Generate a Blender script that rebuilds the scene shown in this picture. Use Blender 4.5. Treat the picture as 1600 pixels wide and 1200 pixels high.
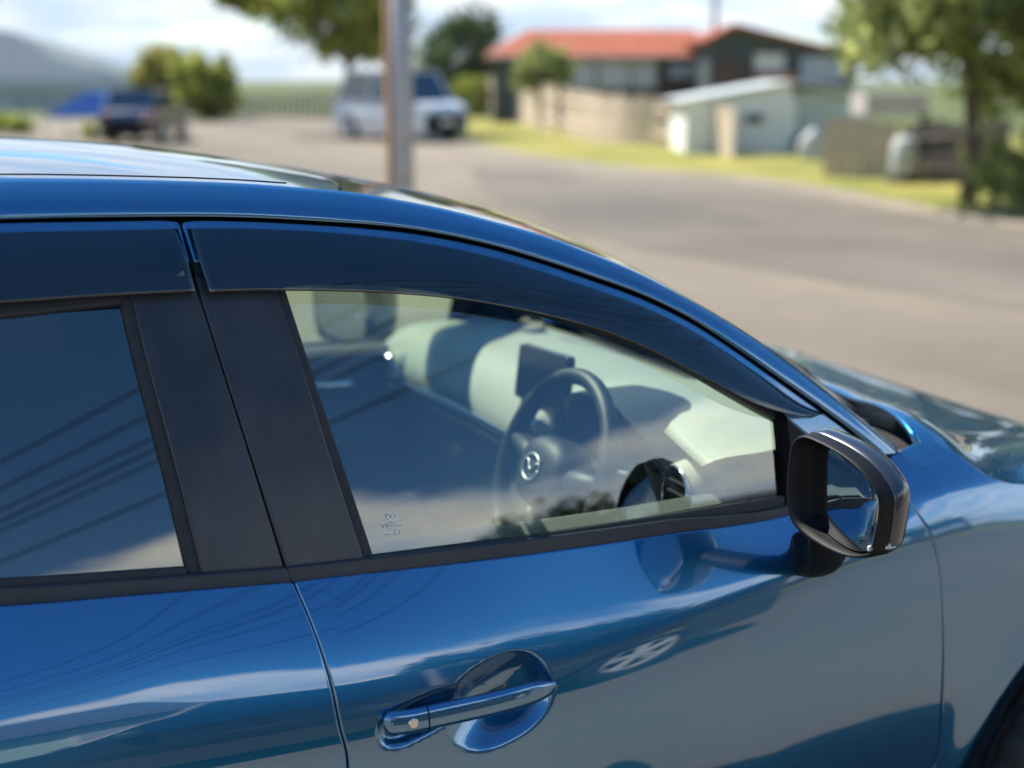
import bpy, bmesh, math, random
import numpy as np
from mathutils import Vector, Matrix
R = math.radians
random.seed(7); rng = np.random.default_rng(7)
for o in list(bpy.data.objects): bpy.data.objects.remove(o)
scn = bpy.context.scene; COL = scn.collection

# ------------------------------------------------------------------ camera
YAW, FPX, HOR = 24.5, 2000.0, 125.0          # yaw to the car's flank, focal length in 1600-px units, horizon row
CAM = np.array([0.0, -2.32, 1.6])
PITCH = math.atan((600-HOR)/FPX); YA = R(YAW)
FW = np.array([math.sin(YA)*math.cos(PITCH), math.cos(YA)*math.cos(PITCH), -math.sin(PITCH)])
RT = np.array([math.cos(YA), -math.sin(YA), 0.0]); UP = np.cross(RT, FW)
cd = bpy.data.cameras.new('camera'); cam = bpy.data.objects.new('camera', cd); COL.objects.link(cam)
cam.location = CAM; cam.rotation_euler = Vector(FW).to_track_quat('-Z', 'Y').to_euler()
cd.sensor_width = 36; cd.lens = FPX/1600*36; cd.clip_start = 0.05; cd.clip_end = 20000
cd.dof.use_dof = True; cd.dof.focus_distance = 1.81; cd.dof.aperture_fstop = 1.9
scn.camera = cam

# ------------------------------------------------------------------ sky + sun
SUN_AZ, SUN_EL = R(-26), R(52)                # azimuth from +Y towards +X
w = bpy.data.worlds.new('World'); scn.world = w; w.use_nodes = True
def build_world():
    nt = w.node_tree; N = nt.nodes; L = nt.links
    for n in list(N): N.remove(n)
    out = N.new('ShaderNodeOutputWorld'); bg = N.new('ShaderNodeBackground'); bg.inputs['Strength'].default_value = 0.115
    sky = N.new('ShaderNodeTexSky'); sky.sky_type = 'NISHITA'; sky.sun_disc = False
    sky.sun_elevation = SUN_EL; sky.sun_rotation = SUN_AZ; sky.air_density = 1.15; sky.dust_density = 0.15; sky.ozone_density = 2.6; sky.altitude = 600
    tc = N.new('ShaderNodeTexCoord'); sep = N.new('ShaderNodeSeparateXYZ'); L.new(tc.outputs['Generated'], sep.inputs[0])
    def math_(op, a, b=None, clamp=False):
        m = N.new('ShaderNodeMath'); m.operation = op; m.use_clamp = clamp
        for i, v in enumerate((a, b)):
            if v is None: continue
            if isinstance(v, (int, float)): m.inputs[i].default_value = v
            else: L.new(v, m.inputs[i])
        return m.outputs[0]
    z = sep.outputs['Z']
    den = math_('ADD', math_('MAXIMUM', z, 0.0), 0.16)
    cx = math_('DIVIDE', sep.outputs['X'], den); cy = math_('DIVIDE', sep.outputs['Y'], den)
    cmb = N.new('ShaderNodeCombineXYZ'); L.new(cx, cmb.inputs[0]); L.new(cy, cmb.inputs[1]); L.new(math_('MULTIPLY', z, 2.0), cmb.inputs[2])
    def noise(scale, detail, rough):
        n = N.new('ShaderNodeTexNoise'); n.inputs['Scale'].default_value = scale; n.inputs['Detail'].default_value = detail
        n.inputs['Roughness'].default_value = rough; L.new(cmb.outputs[0], n.inputs['Vector']); return n.outputs['Fac']
    n1 = noise(0.75, 9, 0.5); n2 = noise(1.9, 8, 0.58)
    # cumulus belt: full near the horizon, dissolving upwards, clear overhead
    mr = N.new('ShaderNodeMapRange'); L.new(z, mr.inputs['Value'])
    mr.inputs['From Min'].default_value = 0.24; mr.inputs['From Max'].default_value = 0.47
    mr.inputs['To Min'].default_value = 0.14; mr.inputs['To Max'].default_value = -0.30
    dens = math_('ADD', n1, mr.outputs[0])
    cov = N.new('ShaderNodeMapRange'); cov.interpolation_type = 'SMOOTHSTEP'; L.new(dens, cov.inputs['Value'])
    cov.inputs['From Min'].default_value = 0.51; cov.inputs['From Max'].default_value = 0.58
    cr = N.new('ShaderNodeValToRGB'); L.new(n2, cr.inputs[0])
    cr.color_ramp.elements[0].position = 0.40; cr.color_ramp.elements[0].color = (2.3, 2.9, 3.6, 1)
    cr.color_ramp.elements[1].position = 0.61; cr.color_ramp.elements[1].color = (4.9, 4.7, 4.15, 1)
    # cumulus is brighter where the sun strikes it from the front (away from the sun's side of the sky)
    dt = N.new('ShaderNodeVectorMath'); dt.operation = 'DOT_PRODUCT'; L.new(tc.outputs['Generated'], dt.inputs[0]); dt.inputs[1].default_value = (math.sin(SUN_AZ), math.cos(SUN_AZ), 0)
    lit = N.new('ShaderNodeMapRange'); L.new(dt.outputs['Value'], lit.inputs['Value']); lit.inputs['From Min'].default_value = -1; lit.inputs['From Max'].default_value = 1; lit.inputs['To Min'].default_value = 2.3; lit.inputs['To Max'].default_value = 0.95
    cl = N.new('ShaderNodeVectorMath'); cl.operation = 'SCALE'; L.new(cr.outputs[0], cl.inputs[0]); L.new(lit.outputs[0], cl.inputs['Scale'])
    mx = N.new('ShaderNodeMixRGB'); L.new(cov.outputs[0], mx.inputs[0]); hs = N.new('ShaderNodeHueSaturation'); hs.inputs['Saturation'].default_value = 1.34; hs.inputs['Value'].default_value = 0.88; L.new(sky.outputs[0], hs.inputs['Color']); L.new(hs.outputs[0], mx.inputs[1]); L.new(cl.outputs[0], mx.inputs[2])
    L.new(mx.outputs[0], bg.inputs['Color']); L.new(bg.outputs[0], out.inputs['Surface'])
build_world()
sd = bpy.data.lights.new('sun', 'SUN'); sd.energy = 5.0; sd.angle = R(0.55); sd.color = (1.0, 0.94, 0.83)
sun = bpy.data.objects.new('sun', sd); COL.objects.link(sun)
sdir = Vector((math.sin(SUN_AZ)*math.cos(SUN_EL), math.cos(SUN_AZ)*math.cos(SUN_EL), math.sin(SUN_EL)))
sun.rotation_euler = sdir.to_track_quat('Z', 'Y').to_euler(); sun.location = (0, 0, 30)
scn.view_settings.view_transform = 'Standard'; scn.view_settings.look = 'None'
scn.view_settings.exposure = 1.0; scn.view_settings.gamma = 1.0; scn.view_settings.use_curve_mapping = False
scn.render.engine = 'CYCLES'
scn.cycles.max_bounces = 10; scn.cycles.transparent_max_bounces = 16; scn.cycles.glossy_bounces = 5; scn.cycles.caustics_reflective = False; scn.cycles.caustics_refractive = False

# ------------------------------------------------------------------ materials
def new_mat(name):
    m = bpy.data.materials.new(name); m.use_nodes = True
    return m, m.node_tree.nodes, m.node_tree.links, m.node_tree.nodes['Principled BSDF']
def setp(b, **k):
    for n, v in k.items():
        n = n.replace('_', ' ')
        b.inputs[n].default_value = v
def simple(name, col, rough=0.6, metal=0.0, var=0.0, scale=20.0, bump=0.0, bscale=200.0, spec=0.5, coat=0.0, rvar=0.0, detail=6):
    """principled with noise-driven colour variation and fine relief"""
    m, N, L, b = new_mat(name)
    c = (*col, 1.0)
    setp(b, Base_Color=c, Roughness=rough, Metallic=metal, Specular_IOR_Level=spec, Coat_Weight=coat, Coat_Roughness=0.03)
    tc = N.new('ShaderNodeTexCoord')
    if var > 0 or rvar > 0:
        n = N.new('ShaderNodeTexNoise'); n.inputs['Scale'].default_value = scale; n.inputs['Detail'].default_value = detail; n.inputs['Roughness'].default_value = 0.65
        L.new(tc.outputs['Object'], n.inputs['Vector'])
        if var > 0:
            r = N.new('ShaderNodeValToRGB'); L.new(n.outputs['Fac'], r.inputs[0])
            r.color_ramp.elements[0].position = 0.3; r.color_ramp.elements[1].position = 0.72
            r.color_ramp.elements[0].color = (*[max(0, x*(1-var)) for x in col], 1); r.color_ramp.elements[1].color = (*[min(1, x*(1+var)) for x in col], 1)
            L.new(r.outputs[0], b.inputs['Base Color'])
        if rvar > 0:
            mr = N.new('ShaderNodeMapRange'); L.new(n.outputs['Fac'], mr.inputs['Value']); mr.inputs['From Min'].default_value = 0.3; mr.inputs['From Max'].default_value = 0.7
            mr.inputs['To Min'].default_value = max(0, rough-rvar); mr.inputs['To Max'].default_value = min(1, rough+rvar); L.new(mr.outputs[0], b.inputs['Roughness'])
    if bump > 0:
        n2 = N.new('ShaderNodeTexNoise'); n2.inputs['Scale'].default_value = bscale; n2.inputs['Detail'].default_value = 3; L.new(tc.outputs['Object'], n2.inputs['Vector'])
        bp = N.new('ShaderNodeBump'); bp.inputs['Strength'].default_value = bump; bp.inputs['Distance'].default_value = 0.002; L.new(n2.outputs['Fac'], bp.inputs['Height']); L.new(bp.outputs[0], b.inputs['Normal'])
    return m
def paint(name, col, metal=0.8, rough=0.26, flake=0.10):
    m, N, L, b = new_mat(name)
    setp(b, Metallic=metal, Roughness=rough, Coat_Weight=1.0, Coat_Roughness=0.012, Coat_IOR=2.15, Specular_IOR_Level=0.5)
    tc = N.new('ShaderNodeTexCoord')
    n = N.new('ShaderNodeTexNoise'); n.inputs['Scale'].default_value = 900; n.inputs['Detail'].default_value = 2; L.new(tc.outputs['Object'], n.inputs['Vector'])
    d = N.new('ShaderNodeTexNoise'); d.inputs['Scale'].default_value = 3.5; d.inputs['Detail'].default_value = 6; L.new(tc.outputs['Object'], d.inputs['Vector'])
    r = N.new('ShaderNodeValToRGB'); L.new(n.outputs['Fac'], r.inputs[0])
    r.color_ramp.elements[0].position = 0.35; r.color_ramp.elements[1].position = 0.7
    r.color_ramp.elements[0].color = (*[x*(1-flake) for x in col], 1); r.color_ramp.elements[1].color = (*[x*(1+flake) for x in col], 1)
    # thin road dust: slightly paler, rougher coat in drifting patches
    mr = N.new('ShaderNodeMapRange'); L.new(d.outputs['Fac'], mr.inputs['Value']); mr.inputs['From Min'].default_value = 0.45; mr.inputs['From Max'].default_value = 0.8; mr.inputs['To Max'].default_value = 0.035
    mx = N.new('ShaderNodeMixRGB'); L.new(mr.outputs[0], mx.inputs[0]); L.new(r.outputs[0], mx.inputs[1]); mx.inputs[2].default_value = (0.35, 0.33, 0.3, 1)
    vo = N.new('ShaderNodeTexVoronoi'); vo.inputs['Scale'].default_value = 170; L.new(tc.outputs['Object'], vo.inputs['Vector'])       # sparse dried specks
    lt = N.new('ShaderNodeMath'); lt.operation = 'LESS_THAN'; lt.inputs[1].default_value = 0.11; L.new(vo.outputs['Distance'], lt.inputs[0])
    gt = N.new('ShaderNodeMapRange'); gt.inputs['From Min'].default_value = .52; gt.inputs['From Max'].default_value = .62; gt.inputs['To Max'].default_value = .22; L.new(d.outputs['Fac'], gt.inputs['Value'])
    sm = N.new('ShaderNodeMath'); sm.operation = 'MULTIPLY'; L.new(lt.outputs[0], sm.inputs[0]); L.new(gt.outputs[0], sm.inputs[1])
    mx2 = N.new('ShaderNodeMixRGB'); L.new(sm.outputs[0], mx2.inputs[0]); L.new(mx.outputs[0], mx2.inputs[1]); mx2.inputs[2].default_value = (.5, .48, .44, 1)
    L.new(mx2.outputs[0], b.inputs['Base Color'])
    m2 = N.new('ShaderNodeMapRange'); L.new(d.outputs['Fac'], m2.inputs['Value']); m2.inputs['From Min'].default_value = 0.3; m2.inputs['From Max'].default_value = 0.8; m2.inputs['To Min'].default_value = 0.008; m2.inputs['To Max'].default_value = 0.03
    L.new(m2.outputs[0], b.inputs['Coat Roughness'])
    return m
def glass(name, tint, ior=1.7, dirt=0.02, refl=(0.97, 1.0, 1.0)):
    m, N, L, b = new_mat(name); N.remove(b); out = N['Material Output']
    tr = N.new('ShaderNodeBsdfTransparent'); tr.inputs[0].default_value = (*tint, 1)
    gl = N.new('ShaderNodeBsdfGlossy'); gl.inputs['Roughness'].default_value = 0.0; gl.inputs[0].default_value = (*refl, 1)
    fr = N.new('ShaderNodeFresnel'); ge = N.new('ShaderNodeNewGeometry'); mi = N.new('ShaderNodeMix'); mi.inputs['A'].default_value = ior; mi.inputs['B'].default_value = 1/ior
    L.new(ge.outputs['Backfacing'], mi.inputs['Factor']); L.new(mi.outputs['Result'], fr.inputs['IOR'])       # a pane reflects alike from inside and outside
    m1 = N.new('ShaderNodeMixShader'); L.new(fr.outputs[0], m1.inputs[0]); L.new(tr.outputs[0], m1.inputs[1]); L.new(gl.outputs[0], m1.inputs[2])
    df = N.new('ShaderNodeBsdfDiffuse'); df.inputs[0].default_value = (0.5, 0.5, 0.48, 1)
    tc = N.new('ShaderNodeTexCoord'); n = N.new('ShaderNodeTexNoise'); n.inputs['Scale'].default_value = 14; n.inputs['Detail'].default_value = 9; n.inputs['Roughness'].default_value = 0.7; L.new(tc.outputs['Object'], n.inputs['Vector'])
    mr = N.new('ShaderNodeMapRange'); L.new(n.outputs['Fac'], mr.inputs['Value']); mr.inputs['From Min'].default_value = 0.4; mr.inputs['From Max'].default_value = 0.75; mr.inputs['To Max'].default_value = dirt
    m2 = N.new('ShaderNodeMixShader'); L.new(mr.outputs[0], m2.inputs[0]); L.new(m1.outputs[0], m2.inputs[1]); L.new(df.outputs[0], m2.inputs[2])
    L.new(m2.outputs[0], out.inputs['Surface'])
    return m
def streaked(name, col, stain, rough=0.5):
    """weathered pillar plastic: cloudy haze plus vertical dried-water streaks"""
    m, N, L, b = new_mat(name); setp(b, Roughness=rough, Specular_IOR_Level=0.5)
    tc = N.new('ShaderNodeTexCoord'); mp = N.new('ShaderNodeMapping'); mp.inputs['Scale'].default_value = (38, 38, 2.5); L.new(tc.outputs['Object'], mp.inputs[0])
    n1 = N.new('ShaderNodeTexNoise'); n1.inputs['Scale'].default_value = 1.0; n1.inputs['Detail'].default_value = 5; L.new(mp.outputs[0], n1.inputs['Vector'])
    n2 = N.new('ShaderNodeTexNoise'); n2.inputs['Scale'].default_value = 9; n2.inputs['Detail'].default_value = 6; L.new(tc.outputs['Object'], n2.inputs['Vector'])
    mu = N.new('ShaderNodeMath'); mu.operation = 'MULTIPLY'; L.new(n1.outputs['Fac'], mu.inputs[0]); L.new(n2.outputs['Fac'], mu.inputs[1])
    r = N.new('ShaderNodeValToRGB'); L.new(mu.outputs[0], r.inputs[0]); r.color_ramp.elements[0].position = 0.12; r.color_ramp.elements[1].position = 0.42
    r.color_ramp.elements[0].color = (*col, 1); r.color_ramp.elements[1].color = (*stain, 1); L.new(r.outputs[0], b.inputs['Base Color'])
    mr = N.new('ShaderNodeMapRange'); L.new(n2.outputs['Fac'], mr.inputs['Value']); mr.inputs['To Min'].default_value = rough-0.12; mr.inputs['To Max'].default_value = rough+0.18; L.new(mr.outputs[0], b.inputs['Roughness'])
    return m
BLUE = (0.005, 0.148, 0.33)
M = dict(
    paint=paint('blue metallic paint', BLUE),
    glass=glass('side glass', (0.80, 0.92, 0.80), 2.3, 0.003),
    wind=glass('windscreen glass', (0.88, 0.95, 0.90), 1.6, 0.01),
    privacy=glass('privacy glass', (0.10, 0.105, 0.11), 2.3, 0.006),
    visor=glass('smoked acrylic', (0.10, 0.11, 0.13), 1.85, 0.015),
    pillar=streaked('weathered pillar plastic', (0.022, 0.024, 0.028), (0.042, 0.043, 0.049), 0.27),
    rubber=simple('weather rubber', (0.022, 0.023, 0.026), 0.62, var=0.35, scale=30, bump=0.15, bscale=400),
    mould=simple('belt moulding plastic', (0.035, 0.033, 0.034), 0.45, var=0.3, scale=12, bump=0.1, bscale=500),
    black=simple('gap black', (0.004, 0.004, 0.005), 0.8, spec=0.1),
    plastic=simple('mirror plastic', (0.006, 0.006, 0.007), 0.5, spec=0.25, var=0.25, scale=40, bump=0.25, bscale=900),
    gloss=simple('piano black', (0.006, 0.006, 0.007), 0.12),
    dash=simple('dash soft plastic', (0.32, 0.325, 0.27), 0.62, var=0.08, scale=60, bump=0.4, bscale=700),
    dashdark=simple('dark trim plastic', (0.018, 0.019, 0.022), 0.5, var=0.15, scale=40, bump=0.3, bscale=700),
    card=simple('door card plastic', (0.06, 0.062, 0.062), 0.65, var=0.1, scale=60, bump=0.4, bscale=700),
    trim=simple('pale interior trim', (0.15, 0.15, 0.14), 0.75, var=0.06, scale=50, bump=0.3, bscale=600),
    leather=simple('steering leather', (0.008, 0.009, 0.010), 0.5, var=0.2, scale=80, bump=0.3, bscale=500),
    seat=simple('seat cloth', (0.03, 0.03, 0.033), 0.9, var=0.3, scale=120, bump=0.6, bscale=900),
    chrome=simple('satin chrome', (0.75, 0.75, 0.76), 0.14, metal=1.0),
    cap=simple('gunmetal mirror cap', (0.035, 0.042, 0.055), 0.3, metal=0.4, coat=1.0),
    mirror=simple('mirror glass', (0.42, 0.47, 0.50), 0.02, metal=1.0),
    screen=simple('screen black', (0.01, 0.011, 0.013), 0.16),
    tyre=simple('tyre rubber', (0.022, 0.021, 0.020), 0.75, var=0.35, scale=25, bump=0.3, bscale=300),
    alloy=simple('alloy', (0.70, 0.70, 0.70), 0.35, metal=0.25, var=0.08, scale=30),
    clear=simple('clear lamp plastic', (0.65, 0.66, 0.66), 0.15, coat=0.5),
    etch=simple('etched print', (0.92, 0.93, 0.92), 0.7),
    under=simple('underbody', (0.012, 0.012, 0.012), 0.9),
    steel=simple('stainless', (0.55, 0.54, 0.52), 0.3, metal=1.0),
)

# ------------------------------------------------------------------ mesh + object helpers
def link(name, me, mat=None, parent=None, **props):
    o = bpy.data.objects.new(name, me); COL.objects.link(o)
    if mat is not None and me is not None and not me.materials: me.materials.append(mat)
    if parent is not None: o.parent = parent
    for k, v in props.items(): o[k] = v
    return o
def mesh(name, V, Fc, smooth=True):
    me = bpy.data.meshes.new(name); me.from_pydata([tuple(map(float, v)) for v in V], [], [tuple(map(int, f)) for f in Fc]); me.update()
    if smooth: me.polygons.foreach_set('use_smooth', [True]*len(me.polygons))
    return me
def mk(name, V, Fc, mat, parent=None, smooth=True, **props):
    return link(name, mesh(name, V, Fc, smooth), mat, parent, **props)
def empty(name, loc=(0, 0, 0), rz=0.0, **props):
    o = bpy.data.objects.new(name, None); COL.objects.link(o); o.location = loc; o.rotation_euler = (0, 0, rz); o.empty_display_size = 0.2
    for k, v in props.items(): o[k] = v
    return o
class MB:
    """collects simple solids into one mesh"""
    def __init__(s): s.V = []; s.F = []
    def add(s, V, Fc):
        b = len(s.V); s.V += [tuple(map(float, v)) for v in V]; s.F += [tuple(int(i)+b for i in f) for f in Fc]; return s
    def box(s, c, d, rz=0.0, bev=0.0):
        x, y, z = [q/2 for q in d]; cr, sr = math.cos(rz), math.sin(rz)
        if bev <= 0:
            P = [(-x,-y,-z),(x,-y,-z),(x,y,-z),(-x,y,-z),(-x,-y,z),(x,-y,z),(x,y,z),(-x,y,z)]
            Fc = [(0,3,2,1),(4,5,6,7),(0,1,5,4),(1,2,6,5),(2,3,7,6),(3,0,4,7)]
        else:
            bm = bmesh.new(); bmesh.ops.create_cube(bm, size=1)
            for v in bm.verts: v.co = (v.co.x*2*x, v.co.y*2*y, v.co.z*2*z)
            bmesh.ops.bevel(bm, geom=bm.edges[:], offset=bev, segments=2, affect='EDGES', profile=0.6)
            P = [tuple(v.co) for v in bm.verts]; Fc = [tuple(v.index for v in f.verts) for f in bm.faces]; bm.free()
        P = [(c[0]+p[0]*cr-p[1]*sr, c[1]+p[0]*sr+p[1]*cr, c[2]+p[2]) for p in P]
        return s.add(P, Fc)
    def tube(s, pts, rad, n=10, cap=True):
        pts = [np.array(p, float) for p in pts]; rads = rad if isinstance(rad, (list, tuple, np.ndarray)) else [rad]*len(pts)
        V = []; Fc = []; ref = None
        for i, p in enumerate(pts):
            t = pts[min(i+1, len(pts)-1)]-pts[max(i-1, 0)]; t = t/(np.linalg.norm(t)+1e-12)
            if ref is None:
                ref = np.array([0, 0, 1.0]) if abs(t[2]) < 0.9 else np.array([1.0, 0, 0])
            a = np.cross(t, ref); a /= np.linalg.norm(a)+1e-12; b = np.cross(a, t); ref = b
            for k in range(n):
                th = 2*math.pi*k/n; V.append(p+rads[i]*(math.cos(th)*a+math.sin(th)*b))
        for i in range(len(pts)-1):
            for k in range(n):
                Fc.append((i*n+k, i*n+(k+1) % n, (i+1)*n+(k+1) % n, (i+1)*n+k))
        if cap:
            Fc.append(tuple(range(n))[::-1]); Fc.append(tuple((len(pts)-1)*n+k for k in range(n)))
        return s.add(V, Fc)
    def lathe(s, prof, c, ax, n=32, ang=2*math.pi):
        """prof: (radius, along-axis) pairs; c: centre; ax: axis"""
        ax = np.array(ax, float); ax /= np.linalg.norm(ax); ref = np.array([0, 0, 1.0]) if abs(ax[2]) < 0.9 else np.array([1.0, 0, 0])
        a = np.cross(ax, ref); a /= np.linalg.norm(a); b = np.cross(ax, a); c = np.array(c, float)
        V = [c+ax*h+r*(math.cos(2*math.pi*k/n)*a+math.sin(2*math.pi*k/n)*b) for r, h in prof for k in range(n)]
        Fc = [(i*n+k, i*n+(k+1) % n, (i+1)*n+(k+1) % n, (i+1)*n+k) for i in range(len(prof)-1) for k in range(n)]
        return s.add(V, Fc)
    def prism(s, outline, z0, z1, fr=None):
        """outline of 2-D points extruded from z0 to z1; fr maps (a,b,h) to world"""
        fr = fr or (lambda a, b, h: (a, b, h)); n = len(outline)
        V = [fr(a, b, z0) for a, b in outline]+[fr(a, b, z1) for a, b in outline]
        return s.add(V, [tuple(range(n))[::-1], tuple(range(n, 2*n))]+[(k, (k+1) % n, n+(k+1) % n, n+k) for k in range(n)])
    def build(s, name, mat, parent=None, smooth=False, **props):
        return mk(name, s.V, s.F, mat, parent, smooth, **props)
def bevel(o, width=0.004, seg=2, angle=40):
    m = o.modifiers.new('bevel', 'BEVEL'); m.width = width; m.segments = seg; m.limit_method = 'ANGLE'; m.angle_limit = R(angle); m.harden_normals = True
    o.data.polygons.foreach_set('use_smooth', [True]*len(o.data.polygons)); return o
def autosmooth(o, ang=35):
    o.data.polygons.foreach_set('use_smooth', [True]*len(o.data.polygons)); o.data.set_sharp_from_angle(angle=R(ang)); return o
def grid_faces(nu, nv, flip=False):
    Fc = []
    for j in range(nv-1):
        for i in range(nu-1):
            q = (j*nu+i, j*nu+i+1, (j+1)*nu+i+1, (j+1)*nu+i); Fc.append(q[::-1] if flip else q)
    return Fc
def cr_spline(P, n):
    """resample a polyline as a smooth centripetal curve with n points, even in arc length"""
    P = np.array(P, float)
    if len(P) == 2: return np.array([P[0]+(P[1]-P[0])*t for t in np.linspace(0, 1, n)])
    Q = np.vstack([2*P[0]-P[1], P, 2*P[-1]-P[-2]]); out = []
    for i in range(1, len(Q)-2):
        p0, p1, p2, p3 = Q[i-1:i+3]
        t01 = np.linalg.norm(p1-p0)**.5+1e-9; t12 = np.linalg.norm(p2-p1)**.5+1e-9; t23 = np.linalg.norm(p3-p2)**.5+1e-9
        m1 = (p2-p1)+t12*((p1-p0)/t01-(p2-p0)/(t01+t12)); m2 = (p2-p1)+t12*((p3-p2)/t23-(p3-p1)/(t12+t23))
        for t in np.linspace(0, 1, 24, endpoint=False):
            out.append((2*t**3-3*t*t+1)*p1+(t**3-2*t*t+t)*m1+(-2*t**3+3*t*t)*p2+(t**3-t*t)*m2)
    out.append(P[-1]); out = np.array(out)
    s = np.concatenate([[0], np.cumsum(np.linalg.norm(np.diff(out, axis=0), axis=1))]); q = np.linspace(0, s[-1], n)
    return np.array([np.interp(q, s, out[:, k]) for k in range(out.shape[1])]).T
def ray(u, v):
    d = FW+RT*(u-800)/FPX+UP*(600-v)/FPX; return d/np.linalg.norm(d)
def at_y(u, v, Y): d = ray(u, v); return CAM+d*(Y-CAM[1])/d[1]
def at_x(u, v, X): d = ray(u, v); return CAM+d*(X-CAM[0])/d[0]
def at_z(u, v, Z=0.0): d = ray(u, v); return CAM+d*(Z-CAM[2])/d[2]
def at_d(u, v, D):
    """point at horizontal distance D along the pixel's ray"""
    d = ray(u, v); return CAM+d*D/math.hypot(d[0], d[1])
def project(P):
    q = np.array(P)-CAM; z = q@FW; return 800+FPX*(q@RT)/z, 600-FPX*(q@UP)/z

# ------------------------------------------------------------------ the car's flank as surfaces y = -W(x, z)
sp = lambda t: np.log1p(np.exp(-np.abs(t)))+np.maximum(t, 0)
_zcx = [-1.7, -.7, 0., .2, .44, .75, .874, 1.003, 1.153, 1.257, 1.396, 1.605, 1.9, 2.3, 2.7]
_zcz = [.875, .88, .873, .870, .848, .815, .825, .838, .857, .870, .882, .880, .825, .70, .58]
_t = np.linspace(-1.7, 2.7, 1761); _zz = np.interp(_t, _zcx, _zcz)
_k = np.exp(-np.linspace(-2.2, 2.2, 101)**2); _k /= _k.sum(); _zz = np.convolve(np.pad(_zz, 50, mode='reflect', reflect_type='odd'), _k, mode='valid')
zc = lambda x: np.interp(x, _t, _zz)
_bx = [-.3, .25, .6, .8, 1.0, 1.3, 1.7, 2.4]; _bb = [.045, .042, .030, .016, .008, .007, .012, .03]
def smooth_tab(xs_, ys_, w_=40):
    g = np.interp(_t, xs_, ys_); k_ = np.exp(-np.linspace(-2.2, 2.2, 2*w_+1)**2); k_ /= k_.sum(); g = np.convolve(np.pad(g, w_, mode='reflect', reflect_type='odd'), k_, mode='valid'); return lambda x: np.interp(x, _t, g)
bw = smooth_tab(_bx, _bb)
zb = smooth_tab([-1.6, 0., .034, .2, .377, .55, .722, .95, 1.165, 1.5, 2.6], [1.07, 1.002, .999, .984, .971, .961, .954, .950, .950, .955, .955], 30)
W0 = lambda x: .836-.035*np.maximum(x-.2, 0)**2-.030*np.maximum(-x-.3, 0)**2
def Wg(x, z):
    t = (z-.985)/.43
    return .741-.44*(z-.985)+.010*4*t*(1-t)-.06*np.maximum(x-.7, 0)**2-.05*np.maximum(-x-.2, 0)**2
WHX, WHR, WHZ = 1.925, -.68, .315
def Wl(x, z):
    c = zc(x); b = bw(x); s = z-c
    top = np.minimum(zb(x), 1.2); au = np.clip((W0(x)-Wg(x, top)-.008)/(top-c), .30, .66)
    k = np.clip((x-1.36)/.15, 0, 1)                      # bonnet side: rolls over towards the bonnet gap
    q = b*sp(-s/b)
    W = W0(x)-(au*(1-k)+.46*k)*b*sp(s/b)+.225*.16*(1-np.exp(-q/.16))-.06*(q-.16*(1-np.exp(-q/.16)))-.16*np.maximum(c-.17-z, 0)**2-k*7.0*np.maximum(s-.035, 0)**2
    for hx in (WHX, WHR):
        r = np.hypot(x-hx, z-WHZ); W = W+.012*np.exp(-((r-.35)/.05)**2)
    return W
# door-handle cup: oval dish in the front door skin
CUP = at_y(783, 1098, -.842); CUPA = R(14); CUP_A, CUP_B, CUP_D = .086, .062, .034
def cup(x, z):
    dx = x-CUP[0]; dz = z-CUP[2]; a = dx*math.cos(CUPA)+dz*math.sin(CUPA); b = -dx*math.sin(CUPA)+dz*math.cos(CUPA)
    r = ((np.abs(a)/CUP_A)**2.3+(np.abs(b)/CUP_B)**2.3)**(1/2.3)
    t = np.clip(1-r*r, 0, 1); return CUP_D*t*t/(t+.10)*1.1
def cupd(x, z, zone=True):
    dx = x-CUP[0]; dz = z-CUP[2]
    return cup(x, z)
Wd = lambda x, z: Wl(x, z)-cup(x, z)
def S(u, v, W=Wg, off=0.0):
    """pixel -> (x, z) on the flank surface"""
    d = ray(u, v); Y = np.linspace(-1.15, -.30, 1200); t = (Y-CAM[1])/d[1]; x = t*d[0]+CAM[0]; z = t*d[2]+CAM[2]
    g = Y+W(x, z)+off; i = int(np.argmax(g > 0)); i = max(i, 1); f = g[i-1]/(g[i-1]-g[i]+1e-12)
    return np.array([x[i-1]+f*(x[i]-x[i-1]), z[i-1]+f*(z[i]-z[i-1])])
def curve(P, n, W=Wg, off=0.0):
    """list of pixels (u, v) or ('w', x, z) -> n smooth (x, z) points"""
    Q = [np.array(p[1:], float) if p[0] == 'w' else S(p[0], p[1], W, off) for p in P]
    return cr_spline(Q, n)
def spacing(n, e=.004):
    return np.concatenate([[0, e], np.linspace(0, 1, n)[1:-1], [1-e, 1]])
def coons(T, B, Lf, Rt, us, vs):
    f = lambda C, t: np.array([np.interp(t, np.linspace(0, 1, len(C)), C[:, k]) for k in range(C.shape[1])]).T
    Tu, Bu, Lv, Rv = f(T, us), f(B, us), f(Lf, vs), f(Rt, vs); U_, V_ = np.meshgrid(us, vs)
    U_, V_ = U_[..., None], V_[..., None]
    P = (1-V_)*Tu[None]+V_*Bu[None]+(1-U_)*Lv[:, None]+U_*Rv[:, None]-((1-U_)*(1-V_)*T[0]+U_*(1-V_)*T[-1]+(1-U_)*V_*B[0]+U_*V_*B[-1])
    return P
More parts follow.
